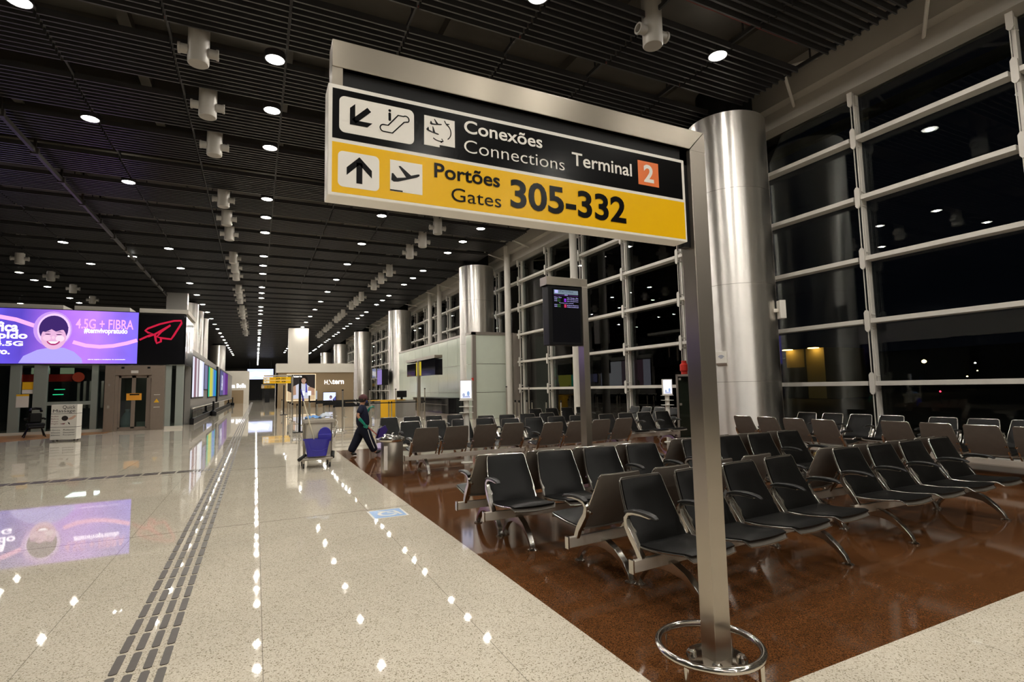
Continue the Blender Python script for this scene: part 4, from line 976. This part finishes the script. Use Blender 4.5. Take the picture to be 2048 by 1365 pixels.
flat('figure_hair', M['hair'], el(.03, .82, .10, .09), t, TO, d=.003); flat('figure_arm', mat('figure_skin', (.62, .40, .30), .6), [(.10, .78), (.32, .92), (.38, .90), (.30, .80), (.22, .76)], t, TO, d=.003)
flat('figure_arm', M['figure'] if 'figure' in M else MR, [(-.12, .62), (.05, .65), (.02, .60)], t, TO, d=.004); flat('figure_arm', M['hair'], [(.12, .68), (.18, .66), (.2, .58), (.15, .62)], t, TO, d=.004)
# massage chair
t = thing('massage_chair', 'black massage chair standing before the shop glass', 'chair', (-8.0, 27.8, 0), R_(20))
MB().box(-.28, .28, -.3, .3, .42, .55).build('seat', M['leather'], t, bevel=.04); MB().box(-.2, .2, .15, .3, .55, .95).build('chest_pad', M['leather'], t, bevel=.05)
MB().tube([(-.17, .1, 1.02), (-.15, .22, 1.12), (0, .26, 1.14), (.15, .22, 1.12), (.17, .1, 1.02)], .05, 10).build('head_cradle', M['leather'], t, smooth=True)
MB().box(-.25, .25, -.5, -.3, .35, .45).build('knee_pad', M['leather'], t, bevel=.03)
for x in (-.35, .3):
    MB().cyl((x, -.4, 0), (x * .5, .1, .5), .022, n=8).cyl((x, .4, 0), (x * .5, 0, .5), .022, n=8).build('leg', M['blackmetal'], t)
MB().tube([(-.3, .2, .7), (-.3, .45, .72), (0, .5, .72), (.3, .45, .72), (.3, .2, .7)], .04, 8).build('arm_rest', M['leather'], t, smooth=True)

# ---------------------------------------------------------------- poster wall (X = -3.1) and moving walkway
struct(bx('wall_posters', M['wallgrey'], -3.4, -3.12, 32.8, 86, .0, 4.0))
def poster(label, y0, y1, z0, z1, bands, emis):
    t = thing('poster', label, 'poster', (-3.1, 0, 0))
    bx('frame', M['blackmetal'], -.02, .03, y0 - .08, y1 + .08, z0 - .08, z1 + .08, t)
    for i, (a, b, c) in enumerate(bands): bx('print', emit('poster_print', c, emis), .031, .034, y0 + (y1 - y0) * a, y0 + (y1 - y0) * b, z0, z1, t)
poster('bright white advertising lightbox on the left wall nearest the corner', 32.9, 39.6, 1.42, 3.62, [(0, .13, (.85, .85, 1)), (.13, .3, (.28, .16, .2)), (.3, .42, (.8, .75, .8)), (.42, .55, (.30, .22, .26)), (.55, .85, (.95, .97, 1)), (.85, 1, (.75, .78, 1))], 1.0)
poster('pale violet lightbox between the white and the colourful posters', 40.2, 42.6, 1.9, 3.5, [(0, 1, (.35, .35, .6))], .6)
poster('colourful green yellow and blue lightbox on the left wall', 43.4, 51.6, 1.38, 3.52, [(0, .15, (.05, .55, .35)), (.15, .45, (.75, .75, .12)), (.45, .6, (.4, .6, .4)), (.6, .9, (.08, .3, .8)), (.9, 1, (.02, .5, .6))], .8)
poster('purple lightbox with white lettering far along the left wall', 57, 72, 1.42, 3.8, [(0, .35, (.14, .14, .30)), (.35, .6, (.28, .15, .5)), (.6, 1, (.16, .05, .28))], .8)
text('lettering', 'LATAM', emit('poster_letters', (.8, .8, 1), 1.2), C.objects['poster.003'] if 'poster.003' in C.objects else None, (.036, 0, 0), (0, 1, 0), (0, 0, 1), 59, 61.5, 1.9, 3.4, .02, .004)
o = struct(bx('trim_9', M['blackmetal'], -3.12, -3.0, 52.2, 53.4, .0, 3.9)); o['label'] = 'black pier between the posters'
t = thing('moving_walkway', 'low moving walkway balustrade with handrail along the left wall', 'moving walkway', (-2.9, 32.4, 0))
bx('skirt', M['blackmetal'], -.2, .0, 0, 50, 0, .32, t); bx('balustrade', M['sglass'], -.08, -.06, 0, 50, .32, .82, t); MB().cyl((-.07, -.2, .84), (-.07, 50, .84), .035, n=10).build('handrail', M['alu'], t, smooth=True); bx('kick_strip', M['alu'], -.02, .03, 0, 50, .0, .03, t)
for y, l in ((43.6, 'black rounded post at the near walkway opening'), (78, 'black rounded post at the far walkway opening')):
    t = thing('bollard', l, 'bollard', (-2.72, y, 0)); MB().cyl((0, 0, .3), (0, 0, 1.05), .07, n=12).build('post', M['blackmetal'], t, smooth=True); MB().lathe([(.2, 0), (.22, .1), (.2, .3), (.08, .4)], n=16).build('base', M['blackmetal'], t, smooth=True)
t = thing('shop_kiosk', 'far pale shop with lit white name sign on the left', 'shop', (-2.6, 90, 0))
bx('body', M['fascia'], -1.7, 1.6, 0, 6, 0, 4.9, t); bx('opening', M['brownshop'], -1.5, .9, -.02, 0, 0, 2.0, t)
text('lettering', 'Casa Bolla', emit('kiosk_letters', (1, .97, 1), 2.2), t, (0, -.03, 0), UXF, UZF, -1.5, 1.2, 2.35, 3.0, .03, .01)

# ---------------------------------------------------------------- far centre
t = thing('hanging_screen', 'far bright bluish white screen hanging over the concourse', 'screen', (.75, 120, 0))
bx('casing', M['blackmetal'], -2.45, 2.45, 0, .3, 4.2, 6.45, t); bx('display', emit('far_screen', (.55, .62, 1.0), 1.6), -2.4, 2.4, -.02, 0, 4.28, 6.38, t)
flat('picture', emit('far_screen_white', (1, .97, 1), 2.4), [(-2.2, 4.4), (-.9, 5.0), (.2, 4.7), (1.9, 5.0), (1.6, 5.9), (.2, 5.7), (-.8, 5.95), (-2.0, 5.6)], t, (0, -.025, 0), d=.01)
for x in (-2, 2): MB().cyl((x, .15, 6.4), (x, .15, 9.5), .05, n=8).build('hanger', M['blackmetal'], t)
t = thing('escalator', 'dark escalator steps at the far end of the concourse', 'escalator', (-1.0, 125, 0))
mb = MB()
for k in range(14): mb.box(-2.2, 2.2, k * .6, k * .6 + .62, 0 + .0, .35 + k * .32)
mb.build('steps', M['blackmetal'], t); bx('balustrade', M['alu'], -2.4, -2.25, 0, 9, 0, 1.2, t)
# far gate signs
def far_sign(x, y, label, l1, l2, wid=2.35, zt=3.17):
    t = thing('gate_sign', label, 'sign', (x, y, 0))
    bx('post', M['steel'], wid, wid + .15, 0, .15, 0, zt, t); bx('beam', M['steelh'], 0, wid + .15, 0, .15, zt - .14, zt, t)
    p = bx('sign_panel', M['signyellow'], -.02, wid - .05, 0, .13, zt - .78, zt - .2, t)
    bx('rule', M['signwhite'], .5, wid - .05, -.004, 0, zt - .505, zt - .485, p)
    for i, s_ in enumerate((l1, l2)):
        z = zt - .43 - .28 * i
        bx('arrow_plate', M['signwhite'], .02, .26, -.004, 0, z - .03, z + .2, p); bx('arrow_plate', M['signwhite'], .29, .5, -.004, 0, z - .03, z + .2, p)
        text('lettering', s_, K, p, (0, -.005, 0), UXF, UZF, 1.0, 1.85, z, z + .16, .03, .003); text('lettering', 'Portões', M['red'], p, (0, -.005, 0), UXF, UZF, .56, .94, z + .02, z + .14, .0, .003)
        flat('arrow', K, [(.14, z + .05), (.18, z + .13), (.10, z + .13)] if i else [(.14, z + .13), (.10, z + .05), (.18, z + .05)], p, (0, -.005, 0), d=.002)
far_sign(.6, 53.2, 'yellow gate sign 309-332 hanging on a steel frame mid concourse', '309-332', '307, 308')
far_sign(.95, 118, 'farther yellow gate sign behind the mid concourse one', '309-332', '307, 308', 2.5)
o = thing('notice_board', 'tall black board standing far along the concourse', 'board', (1.6, 92, 0)); bx('panel', M['blackmetal'], -.35, .35, 0, .1, 0, 2.0, o)
o = thing('notice_board', 'pale green freestanding board with dark base far along the concourse', 'board', (2.3, 66, 0)); bx('panel', M['gatepanel'], -.3, .3, 0, .12, .35, 2.0, o); bx('base', M['extdark'], -.34, .34, -.05, .17, 0, .35, o)
for x, y, l in ((1.575, 22.7, 'nearer tall black post with square foot beside the cleaning trolley'), (1.765, 40.6, 'farther tall black post with square foot')):
    o = thing('banner_post', l, 'post', (x, y, 0)); bx('post', M['blackmetal'], -.045, .045, -.045, .045, .03, 2.08, o); bx('foot', M['blackmetal'], -.24, .24, -.2, .2, 0, .03, o)

# ---------------------------------------------------------------- brown shop
t = thing('jewellery_shop', 'brown walled jewellery shop with pale fascia and white lit name', 'shop', (0, 57, 0))
bx('wall', M['brownshop'], 1.75, 9.15, .1, .4, 0, 3.5, t); bx('fascia', M['fascia'], 1.75, 9.15, -.15, 2.4, 3.5, 4.4, t); bx('side_wall', M['fascia'], 1.75, 1.9, .1, 2.4, 0, 3.5, t)
WL = emit('shop_letters', (1, .97, .92), 2.0)
text('lettering', 'H', WL, t, (0, .09, 0), UXF, UZF, 6.27, 6.58, 2.3, 2.72, .02, .02); text('lettering', 'tern', WL, t, (0, .09, 0), UXF, UZF, 7.02, 8.18, 2.3, 2.76, .02, .02)
strokes('letter_dot', WL, stroke([(6.66, 2.31), (6.74, 2.31)], .07), t, (0, .07, 0), d=.02)
strokes('letter_slash', WL, stroke([(6.72, 2.74), (6.98, 2.36), (7.02, 2.33)], .065), t, (0, .07, 0), d=.02)
p = thing('fashion_poster', 'large backlit poster of a woman in white on the brown shop wall', 'poster', (4.05, 57.0, 0))
bx('frame', emit('poster_edge', (1, .80, .52), 1.3), -1.33, 1.38, 0, .09, .68, 3.36, p)
bx('print', emit('poster_ground', (.035, .028, .025), 1), -1.27, 1.32, -.01, 0, .74, 3.30, p)
fo = (0, -.011, 0)
for nm, col, s_, pts, d in (('glow', (.85, .62, .38), .8, [(-1.27, .74), (1.32, .74), (1.32, 1.9), (.6, 1.5), (-.5, 1.3), (-1.27, 1.7)], .002), ('torso', (.72, .72, .82), .9, [(-.75, .9), (-.55, 2.2), (-.1, 2.45), (.35, 2.45), (.8, 2.1), (.7, .9)], .004), ('arm', (.68, .40, .26), .7, [(-.9, 1.2), (-.75, 2.1), (-.5, 2.25), (-.45, 1.3)], .006), ('arm', (.68, .40, .26), .7, [(.6, 1.3), (.7, 2.1), (1.25, 1.9), (1.3, 1.2)], .006),
                            ('hair', (.02, .015, .012), 1, el(.25, 2.78, .36, .42), .006), ('neck', (.62, .36, .24), .7, [(.12, 2.35), (.38, 2.35), (.36, 2.65), (.14, 2.65)], .008), ('face', (.66, .40, .28), .7, el(.24, 2.72, .22, .30), .010), ('hair_front', (.02, .015, .012), 1, [(-.02, 2.75), (.05, 3.06), (.3, 3.1), (.48, 2.9), (.46, 2.72), (.36, 2.92), (.15, 2.94)], .012),
                            ('eye', (.05, .03, .03), 1, el(.16, 2.76, .05, .02), .012), ('eye', (.05, .03, .03), 1, el(.33, 2.76, .05, .02), .012), ('lips', (.5, .1, .1), .7, el(.24, 2.56, .07, .025), .012), ('ribbon', (.10, .10, .55), .8, [(.42, 1.5), (.6, 1.5), (.52, 2.4), (.42, 2.4)], .008)):
    flat(nm, emit('fashion_' + nm, col, s_), pts, p, fo, d=d, th=.0008)
text('lettering', '\\tern', WL, p, fo, UXF, UZF, -.75, .05, 3.02, 3.24, .01, .01)
for x, l in ((4.15, 'left small white lit display case by the shop poster'), (4.75, 'right small white lit display case by the shop poster'), (5.5, 'narrow pale lit panel right of the shop poster')):
    o = thing('display_case', 'x', 'x', (x, 56.0 if x < 5 else 56.9, 0))
    bx('lit_panel', emit('case_glow', (.85, .9, 1), 1.2 if x < 5 else .5), -.16 if x < 5 else -.06, .16 if x < 5 else .06, -.1, .1, 1.2 if x < 5 else .8, 1.65, o); bx('stand', M['blackmetal'], -.06, .06, -.06, .06, 0, 1.2 if x < 5 else .8, o)
    tag(o, l, 'display case')
t = thing('advert_screen', 'bluish white screen showing a dark haired man at the brown shop', 'screen', (6.75, 56.8, 0))
bx('casing', M['blackmetal'], -.64, .64, 0, .1, .5, 1.5, t); bx('display', emit('ad_screen', (.70, .75, 1.0), 1.3), -.6, .6, -.01, 0, .54, 1.46, t)
for nm, col, pts, d in (('shade', (.10, .10, .35), [(.15, .54), (.6, .54), (.6, 1.1), (.35, .8)], .002), ('jacket', (.75, .75, .95), [(-.15, .54), (-.05, .75), (.15, .82), (.35, .7), (.4, .54)], .003), ('head', (.12, .07, .07), el(.12, .98, .13, .17), .004), ('face', (.35, .2, .2), el(.10, .92, .09, .12), .005)): flat(nm, emit('adm_' + nm, col, 1), pts, t, (0, -.011, 0), d=d)
bx('stand', M['blackmetal'], -.05, .05, .02, .08, 0, .5, t)

# ---------------------------------------------------------------- pale glass gate box
gx0, gx1, gy0, gy1, gz = 10.07, 12.15, 25.5, 41.2, 4.5
t = thing('gate_enclosure', 'pale green glass panelled gate enclosure with grey metal frame', 'gate enclosure', (gx0, gy0, 0))
def gb(name, m, x0, x1, y0, y1, z0, z1, bv=0): return bx(name, m, x0 - gx0, x1 - gx0, y0 - gy0, y1 - gy0, z0, z1, t, bv)
gb('frame', M['greyframe'], gx0 - .02, gx0 + .18, gy0 - .02, gy0 + .14, 0, gz); gb('frame', M['greyframe'], gx0 - .02, gx1 + .3, gy0 - .02, gy0 + .14, gz - .14, gz + .02); gb('frame', M['greyframe'], gx0 - .02, gx0 + .14, gy0, gy1, gz - .1, gz + .02)
gb('return_panel', M['greyframe'], 11.98, 12.42, gy0 - .9, gy0 + .1, 0, gz - .1)
zs = (0, 1.36, 2.84, gz - .1)
for a, b in zip(zs[:-1], zs[1:]):
    gb('glass_panel', M['gatepanel'], gx0 + .19, 11.97, gy0 + .02, gy0 + .06, a + .012, b - .012)
    y = gy0 + .15; k = 0
    for wd in (2.2, 1.65, 1.75, 1.75, 1.75, 1.75, 1.6, 1.6, 1.5):
        if y + wd > gy1: break
        gb('glass_panel', M['gatepanel'], gx0, gx0 + .04, y + .01, y + wd - .01, a + .012, b - .012); y += wd
gb('core', M['greyframe'], gx0 + .05, 11.97, gy0 + .1, gy1, 0, gz - .12)
o = bx('alarm_sounder', M['red'], 9.96, 10.05, 25.36, 25.46, 1.98, 2.12); tag(o, 'small red alarm box on the corner of the gate enclosure', 'alarm')
# monitors over the gate desk
t = thing('gate_monitors', 'row of dark gate monitors with yellow panels on a steel post', 'screen', (7.65, 26.6, 0))
bx('post', M['steel'], -.2, -.06, -.07, .09, 0, 3.05, t); bx('beam', M['steelh'], -.2, .18, -2.9, 2.3, 3.04, 3.18, t)
bx('monitor', M['screenoff'], -.16, .2, -2.85, -.55, 2.25, 3.0, t); bx('monitor', M['screenoff'], -.16, .2, .62, 2.25, 2.28, 2.95, t)
for y0, y1 in ((-.5, -.08), (.12, .55)): bx('yellow_panel', mat('bright_yellow_panel', (.9, .75, .01), .4), -.12, .16, y0, y1, 2.3, 3.0, t)
bx('foot', M['alu'], -.35, .1, -.25, .25, 0, .02, t)
t = thing('gate_desk', 'long black gate desk in front of the pale glass enclosure', 'desk', (9.2, 26.9, 0))
bx('body', M['screenoff'], 0, .7, 0, 7.0, .25, 1.05, t); bx('plinth', M['greyframe'], .08, .7, .05, 6.95, 0, .25, t); bx('top', M['blackmetal'], -.03, .73, -.03, 7.03, 1.05, 1.09, t); bx('groove', M['greyframe'], -.004, 0, .2, 6.8, .72, .735, t)
t = thing('service_counter', 'grey counter with a yellow board hung on its front', 'counter', (6.1, 29.9, 0))
bx('body', M['wallgrey'], 0, 2.2, .2, .9, 0, 1.0, t); bx('board', M['yellow'], .2, 1.05, .12, .19, .05, 1.0, t); bx('top', M['yellow'], -.8, 1.6, .1, .95, 1.0, 1.03, t)
t = thing('counter_terminal', 'dark computer terminal on the grey service counter', 'computer', (7.55, 30.25, 1.03)); bx('monitor', M['blackmetal'], -.28, .28, 0, .06, .12, .5, t); bx('stand', M['blackmetal'], -.06, .06, .02, .1, 0, .14, t)
t = thing('wall_screen', 'lilac wall screen angled out from the second steel column', 'screen', (9.88, 44.6, 0))
bx('casing', M['blackmetal'], -.62, -.1, -.9, .9, 2.0, 3.3, t); 
C.objects[-1].rotation_euler = (0, 0, 0)
bx('display', emit('lilac_screen', (.38, .28, .70), .75), -.64, -.622, -.86, .86, 2.05, 3.25, t); bx('bracket', M['blackmetal'], -.1, .15, -.1, .1, 2.5, 2.8, t)
# white charging kiosks
def kiosk(x, y, label, ztop):
    t = thing('charging_kiosk', label, 'kiosk', (x, y, 0))
    MB().cyl((0, 0, 0), (0, 0, ztop - .42), .06, n=18).build('post', M['white'], t, smooth=True); MB().lathe([(.13, 0), (.13, .015), (.07, .03)], n=24).build('base', M['white'], t, smooth=True)
    hd_ = MB().poly(rrect(-.135, .135, ztop - .44, ztop, .008, 2), (0, -.07, 0), UXF, UZF, .07).build('light_box', M['white'], t)
    flat('display', emit('kiosk_display', (.80, .82, 1.0), 1.6), rrect(-.115, .115, ztop - .40, ztop - .025, .004, 2), hd_, (0, -.07, 0), d=.002)
    for nm, col, pts in (('figure', (.35, .5, .8), el(.05, ztop - .30, .03, .05)), ('figure', (.5, .55, .75), el(-.05, ztop - .33, .03, .04)), ('figure', (.55, .6, .85), [(-.09, ztop - .39), (.1, ztop - .39), (.07, ztop - .34), (-.06, ztop - .36)])): flat(nm, emit('kiosk_pic', col, .9), pts, hd_, (0, -.07, 0), d=.004)
    for z in (ztop - .445, ztop - .58, ztop - .71): MB().poly(rrect(-.15, .15, -.13, .13, .03, 3), (0, 0, z), (1, 0, 0), (0, 1, 0), .008).build('shelf', M['white'], t)
    t.rotation_euler = (0, 0, R_(-25)); return t
kiosk(4.12, 10.85, 'white charging kiosk with lit screen in front of the gate enclosure', 1.785)
kiosk(10.3, 11.45, 'white charging kiosk with lit screen by the glass near the sign post', 1.735)
t = thing('hose_cabinet', 'grey framed glass cabinet left of the big steel column, half hidden by the sign post', 'cabinet', (10.74, 11.18, 0), R_(-42))
mb = MB().box(-.25, -.2, 0, .4, 0, 1.86).box(.2, .25, 0, .4, 0, 1.86).box(-.25, .25, 0, .4, 1.8, 1.86).box(-.25, .25, 0, .4, 0, .12); mb.build('frame', M['greyframe'], t)
bx('glass', M['sglass'], -.2, .2, .02, .03, .12, 1.8, t); bx('back', M['taupe'], -.2, .2, .37, .4, .12, 1.8, t); bx('base', M['white'], -.3, .3, -.05, .45, 0, .05, t)
for z in (.35, 1.0, 1.7): bx('clip', M['alu'], -.18, -.12, -.02, .02, z, z + .06, t)
t = thing('fire_equipment', 'red fire equipment standing between the cabinet and the sign post', 'fire equipment', (11.27, 11.76, 0))
MB().lathe([(.10, 0), (.10, .6), (.09, .68), (.09, 1.95), (.12, 1.98), (.12, 2.15), (.07, 2.2), (.07, 2.27)], n=18).build('body', M['red'], t, smooth=True); bx('label_plate', M['paper'], -.06, .06, -.105, -.095, .6, .8, t)
t = thing('wifi_sign', 'small white wi-fi sign on the big steel column', 'sign', (9.9975, 9.185, 2.18), R_(-71))
# (normal towards the camera)
bx('plate', M['white'], -.13, .13, -.02, .01, -.16, .16, t)
WB = mat('wifi_ink', (.05, .12, .3), .5)
strokes('symbol', WB, stroke(arc(0, -.02, .03, 40, 140, 8), .012) + stroke(arc(0, -.02, .06, 40, 140, 8), .012) + stroke(arc(0, -.02, .09, 40, 140, 8), .012), t, (0, -.02, 0), d=.003); bx('footer', M['taupe'], -.13, .13, -.024, -.02, -.16, -.11, t)
t = thing('access_point', 'white wireless access point box on the right side of the big column', 'access point', (11.24, 8.53, 3.3), R_(-30))
bx('box', M['white'], .0, .14, -.1, .1, -.2, .24, t, .01); bx('bracket', M['alu'], -.12, .0, -.03, .03, -.04, .04, t)

# ---------------------------------------------------------------- queue stanchions
Q0 = thing('queue_stanchion', 'x', 'stanchion', (0, 0, -60))
MB().lathe([(.17, 0), (.17, .015), (.05, .035), (.03, .05)], n=20).build('base', M['alu'], Q0, smooth=True); MB().cyl((0, 0, .03), (0, 0, .93), .03, n=12).build('post', M['alu'], Q0, smooth=True); MB().cyl((0, 0, .90), (0, 0, 1.0), .038, n=12).build('head', M['blackmetal'], Q0, smooth=True)
QB = thing('queue_stanchion', 'x', 'stanchion', (0, 0, -60))
for ch in KIDS_OF(Q0): copy_tree(ch, QB)
bx('belt', M['blackmetal'], .03, 1.5, -.004, .004, .915, .965, QB)
T0 = thing('tall_stanchion', 'x', 'stanchion', (0, 0, -60))
MB().lathe([(.19, 0), (.19, .015), (.06, .035), (.035, .05)], n=20).build('base', M['alu'], T0, smooth=True); MB().cyl((0, 0, .03), (0, 0, 1.6), .03, n=12).build('post', M['alu'], T0, smooth=True); MB().cyl((0, 0, 1.6), (0, 0, 1.65), .04, n=12).build('head', M['blackmetal'], T0, smooth=True)
fq = [True, True, True]
def put(i, proto, p, rz, lab, g):
    if fq[i]: proto.location = p; proto.rotation_euler = (0, 0, rz); proto['label'] = lab; proto['group'] = g; fq[i] = False
    else: dup(proto, p, rz, lab, g)
for x, y, l in ((3.07, 21.7, 'tall steel stanchion between the trolley and the cleaner'), (4.34, 22.9, 'tall steel stanchion directly behind the cleaner'), (6.9, 29.0, 'tall steel stanchion at the grey service counter'), (8.3, 28.2, 'tall steel stanchion at the gate monitor post'), (10.6, 22.6, 'left tall stanchion by the front glass panel'), (10.95, 21.0, 'right tall stanchion by the front glass panel')):
    put(2, T0, (x, y, 0), 0, l, 'tall steel stanchions')
g = 'belted queue stanchions before the brown shop'; lab = 'steel queue stanchion with black belt in the maze before the brown shop'
for r_, y in enumerate((23.6, 25.4, 27.2, 29.0, 31.0, 33.2, 35.6, 38.2)):
    for c_ in range(5):
        x = 3.0 + 1.52 * c_ + random.uniform(-.06, .06) + (r_ % 2) * .25
        if y < 26 and c_ in (1, 2, 4): continue
        if y < 28.5 and x > 6.2: continue
        if x > 7.0 or (28.5 < y < 32 and x > 4.2): continue
        if abs(x - 4.34) < .35 and abs(y - 22.9) < .6: continue
        put(1, QB, (x, y + random.uniform(-.1, .1), 0), R_(random.uniform(-4, 4)), lab, g)
g2 = 'stanchions along the walkway edge'; lab2 = 'steel queue stanchion in the line along the walkway edge'
for x, y in ((2.03, 27.35), (1.86, 28.6), (1.77, 30.6), (1.8, 33.5), (1.85, 36.5), (1.9, 44), (1.95, 48)): put(1, QB, (x, y, 0), R_(85), lab2, g2)
g3 = 'short stanchions at the gate enclosure'; lab3 = 'short steel stanchion parked by the gate enclosure glass'
for x, y in ((10.75, 21.6), (10.9, 22.3), (11.2, 21.2), (11.35, 22.0), (11.6, 20.6), (11.75, 19.6), (8.0, 27.3), (7.5, 26.0), (6.3, 27.4)): put(0, Q0, (x, y, 0), 0, lab3, g3)

# ================================================================ OUTSIDE AT NIGHT
o = struct(MB().add([(12.7, -40, -.05), (160, -40, -.05), (160, 140, -.05), (12.7, 140, -.05)], [(0, 1, 2, 3)]).build('ground', M['asphalt'], fix=False)); o['label'] = 'dark apron outside the windows'
t = thing('service_building', 'ochre lit building outside beyond the glass', 'building', (46, 29, 0))
bx('wall', M['extwall'], 0, 6, 1.6, 5.4, 0, 4.6, t); bx('unlit_wall', M['extdark'], -.05, 0, 3.5, 5.4, 0, 2.9, t); bx('pier', M['extdark'], -.06, .0, 3.35, 3.5, 0, 4.6, t)  # dark lower sheet puts the unlit wall below the lamp glow into colour
for y in (2.3, 4.9):
    bx('wall_lamp', emit('sodium_lamp', (1.0, .62, .18), 16), -.7, -.15, y - .35, y + .35, 4.55, 4.62, t)
for x, y, z, s_, l in ((60, 40.2, 2.9, .35, 'sodium floodlight pair outside beside the ochre building'), (70, 34.6, 3.6, .45, 'bright sodium floodlight outside beyond the glass'), (80, 34.0, 3.4, .2, 'white yard light outside right of the floodlight'), (95, 41.5, -.2 + 2.0, .22, 'orange street light outside far right'), (95, 40.2, 2.6, .18, 'higher orange street light outside far right')):
    t = thing('yard_light', l, 'outdoor light', (x, y, 0)); MB().cyl((0, 0, 0), (0, 0, max(z, .6)), .06, n=8).build('pole', M['blackmetal'], t); MB().lathe([(.01, -s_ * .5), (s_ * .5, -s_ * .2), (s_ * .5, s_ * .2), (.01, s_ * .5)], (0, 0, max(z, .6)), 12).build('lamp', emit('yard_lamp', (1, .7, .3) if 'white' not in l else (1, .95, .85), 14), t)
t = thing('marker_light', 'tiny red marker light outside beyond the bench by the glass', 'outdoor light', (40, 19.0, 0)); MB().lathe([(.01, -.06), (.06, 0), (.01, .06)], (0, 0, .75), 10).build('lamp', emit('red_marker', (1, .02, .05), 12), t); MB().cyl((0, 0, -.05), (0, 0, .7), .03, n=8).build('pole', M['blackmetal'], t)
o = bx('distant_hangar', M['extdark'], 110, 150, 10, 90, 0, 7); tag(o, 'dark distant building across the apron', 'building')
